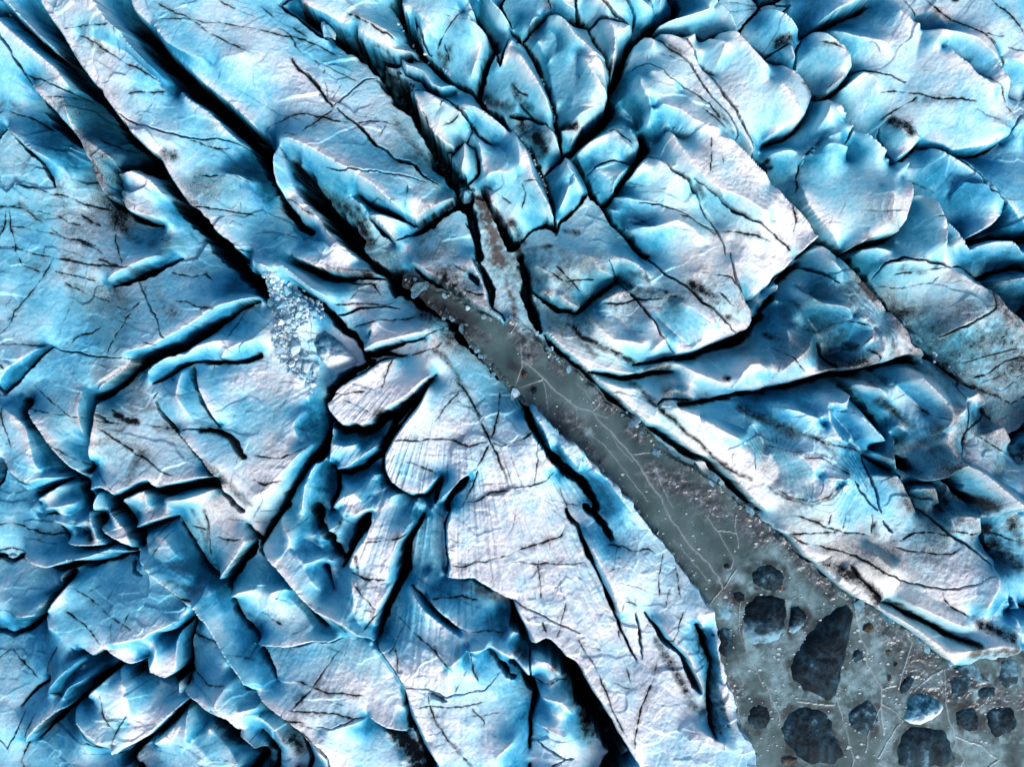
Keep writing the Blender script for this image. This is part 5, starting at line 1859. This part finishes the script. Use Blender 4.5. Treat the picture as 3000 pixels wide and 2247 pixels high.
SL1 = np.clip(.35+1.6*noise(16, 3, .6, 75), 0, 1); SL2 = np.clip(-.1+1.9*noise(20, 3, .6, 76), 0, 1)
for P_ in LUMPS:                                    # wet dark ice and slush round each frozen-in lump
    C = catmull(np.vstack([P_, P_[:1]]), 12)
    def fn(dist, t, a, b, sl, out):
        dk[sl] = np.maximum(dk[sl], .9*np.exp(-(dist/15)**2)*SL1[sl]); fr[sl] = np.maximum(fr[sl], .9*np.exp(-((dist-20)/22)**2)*SL2[sl])
    stamp(C, 60, fn, None)
fr = np.maximum(fr, np.clip(np.exp(-((PX-2450)/480)**2-((PY-1980)/330)**2), 0, 1)*np.clip(.25+1.3*noise(30, 4, .65, 74), 0, 1))
edge = np.clip(1-(blur(pond.astype(float), 9)-.5)*2.4, 0, 1)*pond
mud = np.maximum(mud, edge*np.clip(.25+1.5*noise(34, 3, .6, 73), 0, .9))
ND = noise(30, 4, .6, 71); NE = noise(9, 3, .6, 72)
pz = POND_Z+.012*ND+.004*NE+.05*vein+.30*np.clip(edge*1.6-.5, 0, 1)*(np.clip(ND*2+.2, 0, 1)+.4*NE)+mud*(.10*np.abs(ND)+.07*NE)
grown = blur(pond.astype(float), 3) > .08
HH = padded(pz); ATT = np.stack([padded(fr), padded(mud), padded(dk), padded(vein)], -1).astype(np.float32)
dzy, dzx = np.gradient(HH, Q*M_PER_PX); NRM = np.stack([-dzx, dzy, np.ones_like(HH)], -1); NRM /= np.linalg.norm(NRM, axis=-1)[..., None]
GP = padded(grown.astype(np.uint8))[:-1, :-1].ravel() > 0
o = grid_mesh("frozen_meltwater_pond", allq[GP], PONDM); tag(o, kind='structure')

# ---------------------------------------------------------------- ice lumps and stones frozen into the pond
def lump_material(name, dark, mid, light, rough=.5):
    m, t, b = nodes(name)
    at_ = N(t, 'ShaderNodeAttribute', attribute_name='ice'); sp = N(t, 'ShaderNodeSeparateColor'); t.links.new(at_.outputs['Color'], sp.inputs[0])
    tc = N(t, 'ShaderNodeTexCoord').outputs['Object']
    f1 = noise_n(t, 1.6, 9, .68, tc); f2 = noise_n(t, 9, 5, .65, tc)
    v = mathn(t, 'ADD', sp.outputs[0], mathn(t, 'MULTIPLY_ADD', f1, .9, -.45)); v = mathn(t, 'ADD', v, mathn(t, 'MULTIPLY_ADD', f2, .5, -.25), clamp=True)
    c = ramp(t, v, [(0, dark), (.42, mid), (.9, light)])
    t.links.new(c, b.inputs['Base Color']); b.inputs['Roughness'].default_value = rough; b.inputs['Specular IOR Level'].default_value = .05
    n = bump(t, b, f1, .5, .10); n = bump(t, b, f2, .5, .04, n); t.links.new(n, b.inputs['Normal'])
    return m
DARKICE = lump_material("silty_ice", (.006, .012, .018), (.020, .052, .078), (.18, .36, .47))
BLUELUMP = lump_material("clean_lump_ice", (.02, .10, .16), (.14, .38, .52), (.66, .76, .82))
STONE = lump_material("stone", (.018, .015, .013), (.065, .052, .042), (.16, .135, .11), .8)

LN1 = noise(22, 3, .55, 81); LN2 = noise(7, 3, .6, 82); LN3 = noise(18, 3, .6, 83)
def dome(name, label, cat, poly, base, height, mat, tone=.35, crest=None, group=None, seed=0, flat=.5, clean=None, rough=1.0, sink=.25):
    """a lump with the traced outline: rings climbing from below the ice to an off-centre crest; clean = direction whose flank is paler, bare ice with a painted lit rim"""
    g = np.random.default_rng(seed+50); P = np.array(poly); c = P.mean(0); cr = np.array(crest) if crest else c
    n = 84; HS, WS = (.6, .55) if mat is DARKICE else (1, 1); off = g.uniform(-60, 60, 2); L = np.vstack([P, P[:1]]); C = catmull(L, 3); s = np.r_[0, np.cumsum(np.hypot(*np.diff(C, axis=0).T))]
    u = np.linspace(0, s[-1], n+1)[:-1]; rim = np.stack([np.interp(u, s, C[:, 0]), np.interp(u, s, C[:, 1])], 1)
    ph = g.uniform(0, 6.28, 8); th = np.arange(n)/n*2*math.pi
    rim = rim+(rim-c)*(.02*np.sin(5*th+ph[0])+.02*np.sin(11*th+ph[1])+.014*np.sin(19*th+ph[2]))[:, None]
    NR = 26; vs_, tn = [], []
    for r in range(NR):
        f = r/NR; k = 1-f
        for j in range(n):
            kk = k*(1.08 if mat is DARKICE else 1); x, y = rim[j]*kk+cr*(1-kk)
            a = th[j]
            h_ = (1-k**(2.2))*(1-flat)+flat*(1-k**5)
            sx, sy = int(min(NX-1, max(0, (x+off[0])/Q))), int(min(NY-1, max(0, (y+off[1])/Q)))
            wob = rough*(.30*LN1[sy, sx]+.16*LN2[sy, sx])*min(1, 3*f)
            z = base-sink+(height*HS+sink)*(h_+wob*WS)
            X, Y, _ = at(x, y); vs_.append((X, Y, z))
            t_ = tone+.45*LN3[sy, sx]+.35*LN2[sy, sx]
            if clean is not None:
                d = ((x-c[0])*clean[0]+(y-c[1])*clean[1])/(np.ptp(P, axis=0).max()*.5)
                t_ += .75*max(-.35, min(.9, d*1.4))  # paler flank mixes bare ice with its sunlit rim, painted in
            tn.append(max(0, min(1, t_)))
    X, Y, _ = at(*cr); vs_.append((X, Y, float(np.mean([v[2] for v in vs_[-n:]])))); tn.append(tone)
    fs = []
    for r in range(NR-1):
        for j in range(n):
            k2 = (j+1) % n; fs.append((r*n+j, (r+1)*n+j, (r+1)*n+k2, r*n+k2))
    for j in range(n): fs.append(((NR-1)*n+j, len(vs_)-1, (NR-1)*n+(j+1) % n))
    V = np.array(vs_); org = np.array([V[:, 0].mean(), V[:, 1].mean(), base-sink]); V -= org
    me = bpy.data.meshes.new(name); me.from_pydata([tuple(v) for v in V], [], fs); me.update()
    ar = sum((V[f[0]][0]*V[f[1]][1]-V[f[1]][0]*V[f[0]][1]) for f in fs[:4])
    me.validate(); me.shade_smooth()
    ca = me.color_attributes.new('ice', 'FLOAT_COLOR', 'POINT'); A4 = np.zeros((len(V), 4), np.float32); A4[:, 0] = tn; A4[:, 3] = 1; ca.data.foreach_set('color', A4.ravel())
    import bmesh
    bm = bmesh.new(); bm.from_mesh(me); bmesh.ops.recalc_face_normals(bm, faces=bm.faces); bm.to_mesh(me); bm.free()
    me.materials.append(mat); o = bpy.data.objects.new(name, me); o.location = org; col.objects.link(o)
    return tag(o, label, cat, group)

GR = 'ice lumps frozen into the pond'
pzb = POND_Z
dome('ice_lump', 'black ragged silty ice lump with brown stones, uppermost in the wide part of the pond', 'ice lump', L_('-90,420 -30,370 60,355 130,400 155,460 130,540 60,560 -20,530 -80,500'), pzb, .35, DARKICE, .12, group=GR, seed=1, rough=1.6)
dome('ice_lump', 'large rounded lump, dark on top with a bright blue white lower rim', 'ice lump', L_('-130,640 -60,570 40,560 140,580 160,680 150,780 110,860 40,900 -60,905 -130,860 -145,740'), pzb, .75, DARKICE, .20, crest=L_('70,730')[0], group=GR, seed=2, clean=(-.1, .9), flat=.35)
dome('ice_lump', 'small pointed lump with a pale lower edge beside the large rounded lump', 'ice lump', L_('180,650 230,635 290,690 300,720 250,800 190,835 165,800 175,720'), pzb, .5, DARKICE, .25, crest=L_('225,720')[0], group=GR, seed=3, clean=(.3, .9))
dome('ice_lump', 'largest black silty ice lump, leaf shaped with a pale streak down its crest', 'ice lump', L_('555,600 595,650 600,730 580,830 560,930 530,1040 515,1150 480,1250 430,1275 340,1240 250,1215 185,1130 170,1040 210,940 280,830 370,730 460,650'), pzb, .85, DARKICE, .10, crest=L_('440,960')[0], group=GR, seed=4, flat=.2)
dome('ice_lump', 'broad dark round lump below the largest black lump, at the bottom edge', 'ice lump', L_('95,1440 130,1350 220,1295 330,1300 430,1330 470,1390 470,1480 540,1570 560,1640 500,1700 300,1700 200,1620 120,1540'), pzb, .4, DARKICE, .18, group=GR, seed=5, flat=.6)
dome('ice_lump', 'round dark teal lump right of the broad dark round lump', 'ice lump', L_('545,1350 610,1290 700,1240 760,1300 775,1400 720,1490 640,1500 560,1440'), pzb, .3, DARKICE, .28, group=GR, seed=6, flat=.6)
dome('ice_lump', 'small dark teal lump between two white veins', 'ice lump', L_('590,930 640,918 670,950 660,1010 610,1030 582,990'), pzb, .2, DARKICE, .2, group=GR, seed=7)
dome('ice_lump', 'clean blue ice lump with a white lower edge, near the bottom right', 'ice lump', L_('945,1250 1010,1205 1060,1205 1130,1230 1190,1270 1210,1320 1150,1380 1090,1410 1020,1440 950,1425 915,1390'), pzb, .6, BLUELUMP, .45, crest=L_('1050,1330')[0], group=GR, seed=8, flat=.3, clean=(.3, .9))
dome('ice_lump', 'grey teal lump under the brown lip of the bank', 'ice lump', L_('1200,1130 1260,1095 1340,1090 1390,1140 1370,1220 1300,1260 1230,1240'), pzb, .25, DARKICE, .3, group=GR, seed=9, flat=.6)
dome('ice_lump', 'dark square shouldered lump right of the clean blue lump', 'ice lump', L_('1255,1340 1320,1300 1400,1310 1440,1380 1430,1470 1340,1480 1270,1430'), pzb, .3, DARKICE, .2, group=GR, seed=10, flat=.6)
dome('ice_lump', 'dark lump cut by the right edge beside the square shouldered lump', 'ice lump', L_('1460,1330 1540,1290 1660,1300 1700,1420 1640,1490 1530,1525 1470,1440'), pzb, .35, DARKICE, .22, group=GR, seed=11, flat=.5)
dome('ice_lump', 'very wide dark lump at the bottom edge below the clean blue lump', 'ice lump', L_('900,1480 960,1430 1080,1430 1200,1450 1250,1530 1290,1660 1200,1720 880,1720 860,1600'), pzb, .4, DARKICE, .15, group=GR, seed=12, flat=.6)
dome('ice_lump', 'pale teal lump at the right edge under the bank', 'ice lump', L_('1565,990 1640,970 1700,1040 1690,1170 1600,1205 1550,1150'), pzb, .3, DARKICE, .5, group=GR, seed=13, flat=.6)
dome('ice_lump', 'half sunk black lump left of the broad dark round lump', 'ice lump', L_('-110,1320 -40,1270 40,1300 65,1380 30,1470 -60,1470 -120,1400'), pzb, .25, DARKICE, .12, group=GR, seed=14)
dome('ice_lump', 'upright dark oval lump against the left bank of the pond', 'ice lump', K_('1350,800 1400,765 1450,790 1470,870 1465,950 1420,1000 1370,970 1340,890'), pzb, .4, DARKICE, .2, group=GR, seed=15, clean=(.4, -.1))
dome('ice_lump', 'flat black lump at the mouth of the narrow channel', 'ice lump', K_('1445,545 1500,525 1555,560 1560,610 1510,640 1460,610'), pzb, .15, DARKICE, .08, group=GR, seed=16, rough=1.5)
dome('ice_lump', 'tiny black lump by the end of the long white vein', 'ice lump', K_('1385,370 1420,350 1452,372 1440,405 1400,405'), pzb, .12, DARKICE, .05, group=GR, seed=17)
dome('ice_lump', 'black silty lump in the upper channel beside the left bank', 'ice lump', G_('115,860 140,835 170,855 165,890 135,900'), pzb, .14, DARKICE, .05, group=GR, seed=18)
dome('ice_lump', 'dull teal block of ice sunk in the debris crevasse at the top', 'ice lump', tile(750, 0, '815,345 850,325 900,350 915,400 870,450 830,420'), -3.2, .7, DARKICE, .45, seed=19, flat=.6)
dome('ice_lump', 'pale blue white lump at the corner where the striped slab meets the pond', 'ice lump', K_('1180,600 1240,560 1295,620 1290,680 1230,745 1190,700'), pzb+.3, .7, BLUELUMP, .5, crest=K_('1230,640')[0], seed=20, clean=(.2, .8), flat=.3)
dome('ice_lump', 'large faceted grey blue boulder at the edge of the rubble heap', 'ice boulder', tile(750, 750, '270,515 310,470 390,420 470,490 550,570 630,655 605,710 520,742 430,740 370,700 340,640 310,570'), -2.0, 1.9, BLUELUMP, .38, crest=tile(750, 750, '520,640')[0], seed=21, flat=.25, clean=(.3, .8), rough=.7)
dome('ice_sliver', 'smooth grey spindle of ice lying in the diagonal crevasse', 'ice sliver', tile(2250, 750, '920,470 960,455 1040,500 1090,570 1060,590 1000,555 950,520'), -1.8, .9, BLUELUMP, .22, seed=22, rough=.5)
dome('ice_sliver', 'small pale tip of ice at the upper end of the grey spindle', 'ice sliver', tile(2250, 750, '885,385 910,385 950,440 925,465 895,440'), -1.8, .9, BLUELUMP, .3, seed=23, rough=.5)
dome('ice_shard', 'spiky pale shard bridging the black crevasse at the top', 'ice shard', tile(750, 0, '395,110 430,95 440,130 490,160 485,205 450,190 420,215 400,160'), -1.3, 1.3, BLUELUMP, .6, seed=24)
dome('ice_shard', 'thin upright sliver of blue ice in the debris crevasse beside the turquoise block', 'ice shard', tile(750, 0, '1050,110 1075,150 1085,230 1070,275 1040,220 1025,150'), -1.4, 1.3, BLUELUMP, .45, seed=25, flat=.2)
dome('ice_shard', 'grey broken shard at the foot of the debris crevasse', 'ice shard', tile(750, 0, '1300,1170 1360,1160 1415,1200 1370,1260 1330,1265 1300,1220'), -2.6, 1.1, BLUELUMP, .3, seed=26)
dome('ice_shard', 'thin blue blade leaning out of the slot beside the pond', 'ice shard', G_('290,1160 350,1200 400,1270 445,1300 430,1385 380,1340 330,1260'), -1.6, 1.5, BLUELUMP, .4, crest=G_('420,1320')[0], seed=27, flat=.2)
dome('ice_lump', 'long grey muddy ice plate below the brown lip of the bank', 'ice lump', L_('1210,1040 1330,1000 1430,1040 1530,1150 1470,1170 1380,1130 1290,1085'), pzb, .18, DARKICE, .55, group=GR, seed=60, flat=.7)
dome('ice_lump', 'small muddy ice plate below the long grey one', 'ice lump', L_('1400,1190 1470,1165 1550,1170 1540,1240 1460,1270 1400,1245'), pzb, .18, DARKICE, .45, group=GR, seed=61, flat=.7)
dome('ice_lump', 'narrow dark ice plate standing beside the clean blue lump', 'ice lump', L_('885,1190 930,1110 980,1085 1005,1130 960,1215 905,1235'), pzb, .25, DARKICE, .2, group=GR, seed=62, flat=.6)
dome('ice_lump', 'pale frosted ice plate at the mouth of the narrow channel by the left bank', 'ice lump', K_('1345,650 1430,615 1480,690 1430,745 1365,725'), pzb, .12, DARKICE, .75, group=GR, seed=63, flat=.8)
for k, (pp, lb) in enumerate((('98,640 112,628 130,640 126,672 110,682 98,665', 'reddish brown stone frozen near the head of the pond'), ('60,745 85,735 108,755 104,790 78,800 60,775', 'dark brown stone frozen just below the reddish brown one'))):
    dome('stone', lb, 'stone', G_(pp), pzb, .25, STONE, .55, seed=30+k)
for k, (pp, lb) in enumerate((('800,930 840,920 862,950 830,985 805,965', 'brown stone under the right bank beside a white vein'), ('100,480 135,490 135,545 105,545', 'tan stone at the edge of the uppermost black lump'), ('865,1015 890,1010 885,1050 862,1045', 'small brown stone in the muddy ice below the bank'), ('820,1100 850,1095 845,1145 822,1140', 'small brown stone beside the muddy flake'), ('660,760 720,740 745,790 700,830 650,810', 'flat brown stone patch at the top of the boulder field'), ('108,1640 180,1625 240,1650 170,1690 110,1690', 'tan stone at the bottom edge below the broad dark lump'))):
    dome('stone', lb, 'stone', L_(pp), pzb, .2, STONE, .6, seed=40+k)

# ---------------------------------------------------------------- rubble heap, crumbs and debris: every chunk its own stone-like hull
import bmesh
def chunk_mesh(name, seed, mat, tone):
    g = np.random.default_rng(seed); bm = bmesh.new()
    pts = g.normal(size=(15, 3)); pts /= np.linalg.norm(pts, axis=1)[:, None]; pts *= g.uniform(.7, 1.1, (15, 1)); pts *= (1, g.uniform(.6, .9), g.uniform(.5, .8))
    for p in pts: bm.verts.new(p)
    r = bmesh.ops.convex_hull(bm, input=bm.verts)
    bmesh.ops.delete(bm, geom=[v for v in bm.verts if not v.link_faces], context='VERTS')
    bmesh.ops.bevel(bm, geom=list(bm.edges), offset=.05, segments=1, affect='EDGES')
    me = bpy.data.meshes.new(name); bm.to_mesh(me); bm.free()
    ca = me.color_attributes.new('ice', 'FLOAT_COLOR', 'POINT'); A4 = np.zeros((len(me.vertices), 4), np.float32); A4[:, 0] = tone; A4[:, 3] = 1; ca.data.foreach_set('color', A4.ravel())
    me.materials.append(mat); return me
CH = [chunk_mesh("ice_chunk", 200+i, BLUELUMP, (.46, .58, .68, .84)[i % 4]) for i in range(12)]
ST = [chunk_mesh("debris_stone", 300+i, DARKICE, (.2, .35, .5)[i % 3]) for i in range(6)]
def chunk(meshes, name, x, y, z, size, g, label, cat, group):
    o = bpy.data.objects.new(name, meshes[int(g.integers(len(meshes)))]); col.objects.link(o)
    o.location = at(x, y, z); o.scale = (size,)*3; o.rotation_euler = tuple(g.uniform(0, 6.28, 3))
    return tag(o, label, cat, group)
g = np.random.default_rng(77)
F_ = lambda s: tile(750, 750, s)
big = [('190,225,55', 'long blue chunk at the top of the rubble heap'), ('130,270,36', 'pale square chunk near the upper left of the rubble heap'), ('215,285,36', 'bright block in the middle of the rubble heap'), ('200,415,44', 'white flat topped chunk in the centre of the rubble heap'), ('265,240,46', 'dull blue chunk at the upper right of the rubble heap'), ('245,590,66', 'big square white chunk in the lower rubble heap'), ('320,715,58', 'blue white chunk with a sharp ridge at the foot of the rubble heap'), ('295,650,38', 'tilted chunk between the two biggest rubble chunks'), ('150,605,42', 'pale chunk on the left of the lower rubble heap'), ('365,365,42', 'grey chunk on the right of the rubble heap'), ('160,185,30', 'round pale chunk at the very top of the rubble heap'), ('230,700,50', 'snowy chunk low on the left of the rubble heap')]
placed = []
for s_, lb in big:
    u, v_, r_ = map(float, s_.split(',')); (x, y), = F_('%g,%g' % (u, v_)); r = r_*750/1657*M_PER_PX
    chunk(CH, 'ice_chunk', x, y, ground(x, y)+r*.45, r, g, lb, 'ice chunk', 'ice rubble heap'); placed.append((x, y, r))
heap_poly = np.array(F_('40,120 110,120 250,190 390,280 420,380 330,430 260,470 250,520 310,640 360,700 390,760 340,870 310,820 250,780 190,720 120,650 130,560 90,540 120,460 100,380 60,310'))
def inside(p, P):
    c = False; j = len(P)-1
    for i in range(len(P)):
        if (P[i][1] > p[1]) != (P[j][1] > p[1]) and p[0] < (P[j][0]-P[i][0])*(p[1]-P[i][1])/(P[j][1]-P[i][1])+P[i][0]: c = not c
        j = i
    return c
tries = n_ = 0
while n_ < 250 and tries < 6000:
    tries += 1
    x, y = g.uniform(heap_poly.min(0), heap_poly.max(0))
    if not inside((x, y), heap_poly): continue
    r = float(np.exp(g.normal(-1.4, .45))); r = min(r, .5)
    if any((x-a)**2+(y-b)**2 < ((r+c)*.42/M_PER_PX)**2 for a, b, c in placed): continue
    chunk(CH, 'ice_chunk', x, y, ground(x, y)+r*.35, r, g, 'small angular blue ice chunk in the rubble heap left of centre', 'ice chunk', 'ice rubble heap'); placed.append((x, y, r)); n_ += 1
for spec in CRUMBS.strip().splitlines():
    kind, ox, oy, lb, pts = spec.split('|')
    P = tile(float(ox), float(oy), pts)
    for (x, y) in P:
        if kind == 'ice': chunk(CH, 'ice_chunk', x, y, min(ground(x, y), -.6)*.55, g.uniform(.10, .17), g, lb, 'ice chunk', lb[:44].rsplit(' ', 1)[0])
        else: chunk(ST, 'debris_stone', x, y, ground(x, y)+.1, g.uniform(.10, .22), g, lb, 'debris', lb[:44].rsplit(' ', 1)[0])

# broken plates of pond ice pushed up along the banks
edge_pts = catmull(np.array(POND+POND[:1]), 6); g = np.random.default_rng(91); PLT = []
for i in range(5):
    me = chunk_mesh("ice_plate", 400+i, (DARKICE, DARKICE, DARKICE, DARKICE, BLUELUMP)[i % 5], (.3, .5, .7, .9, .6)[i % 5]); me.transform(__import__('mathutils').Matrix.Diagonal((1, 1, .28, 1))); PLT.append(me)
for side, lo, hi, cnt_ in (('right bank of the pond', 0, 0, 120), ('left bank of the pond', 1, 1, 40)):
    n_ = 0
    while n_ < cnt_:
        x, y = edge_pts[int(g.integers(len(edge_pts)))]
        if x > 2990 or y > 2240: continue
        left_ = (y-900) > (x-1300)*.88 + 60
        if left_ != (side[0] == 'l'): continue
        off = g.normal(0, 9, 2); x, y = x+off[0], y+off[1]
        o = bpy.data.objects.new("ice_plate", PLT[int(g.integers(len(PLT)))]); col.objects.link(o)
        o.location = at(x, y, POND_Z+g.uniform(.02, .16)); o.scale = (float(np.exp(g.normal(-1.75, .6))),)*3; o.rotation_euler = (g.normal(0, .4), g.normal(0, .4), g.uniform(0, 6.28))
        tag(o, 'small broken ice plate pushed up along the '+side, 'ice plate', 'broken plates along the '+side); n_ += 1
# slush: flecks of pale brash frozen into the pond surface, beyond counting
vv, ff = [], []
n_ = 0
while n_ < 520:
    x, y = g.uniform(1500, 3000), g.uniform(1000, 2240)
    r_, c_ = min(NY-1, int(y/Q)), min(NX-1, int(x/Q))
    if not pond[r_, c_] or g.uniform() > .12+.9*np.exp(-((x-2400)/420)**2-((y-1960)/330)**2): continue
    s_ = float(np.exp(min(-2.1, g.normal(-3.2, .5)))); k = int(g.integers(4, 7)); a0 = g.uniform(0, 6.28); b = len(vv); z = float(pz[r_, c_])
    ring = [(s_*g.uniform(.6, 1.2)*math.cos(a0+6.283*i/k)*1.5, s_*g.uniform(.6, 1.2)*math.sin(a0+6.283*i/k)) for i in range(k)]
    X, Y, _ = at(x, y)
    vv += [(X+u, Y+v_, z-.03) for u, v_ in ring]+[(X+u*.85, Y+v_*.85, z+.035) for u, v_ in ring]
    ff += [tuple(b+k+i for i in range(k))]+[(b+i, b+(i+1) % k, b+k+(i+1) % k, b+k+i) for i in range(k)]; n_ += 1
me = bpy.data.meshes.new("slush"); me.from_pydata(vv, [], ff); me.update()
mm, t_, b_ = nodes("slush_ice"); b_.inputs['Base Color'].default_value = (.38, .47, .52, 1); b_.inputs['Roughness'].default_value = .6; me.materials.append(mm)
o = bpy.data.objects.new("slush", me); col.objects.link(o); tag(o, 'pale flecks of slush frozen into the pond surface', 'slush', None, 'stuff')
# the glacier carries on beyond the surveyed part
xs = np.r_[np.linspace(-220, VX[0], 40), np.linspace(VX[-1], 220, 40)]; ys = np.r_[np.linspace(220, VY[0], 40), np.linspace(VY[-1], -220, 40)]
g = np.random.default_rng(5); zz = g.normal(0, .5, (len(ys), len(xs))); zz[39:41, :] *= .2; zz[:, 39:41] *= .2
vv = [(float(x), float(y), float(zz[j, i])) for j, y in enumerate(ys) for i, x in enumerate(xs)]; n_ = len(xs)
ff = [(j*n_+i, (j+1)*n_+i, (j+1)*n_+i+1, j*n_+i+1) for j in range(len(ys)-1) for i in range(n_-1) if not (i == 39 and j == 39)]
me = bpy.data.meshes.new("glacier_plain"); me.from_pydata(vv, [], ff); me.update()
ca = me.color_attributes.new('ice', 'FLOAT_COLOR', 'POINT'); A4 = np.tile(np.array([.5, .3, .12, 0], np.float32), (len(vv), 1)); A4[:, 0] += g.normal(0, .15, len(vv)); ca.data.foreach_set('color', A4.ravel())
me.materials.append(ICE); o = bpy.data.objects.new("glacier_plain", me); col.objects.link(o); tag(o, kind='structure')
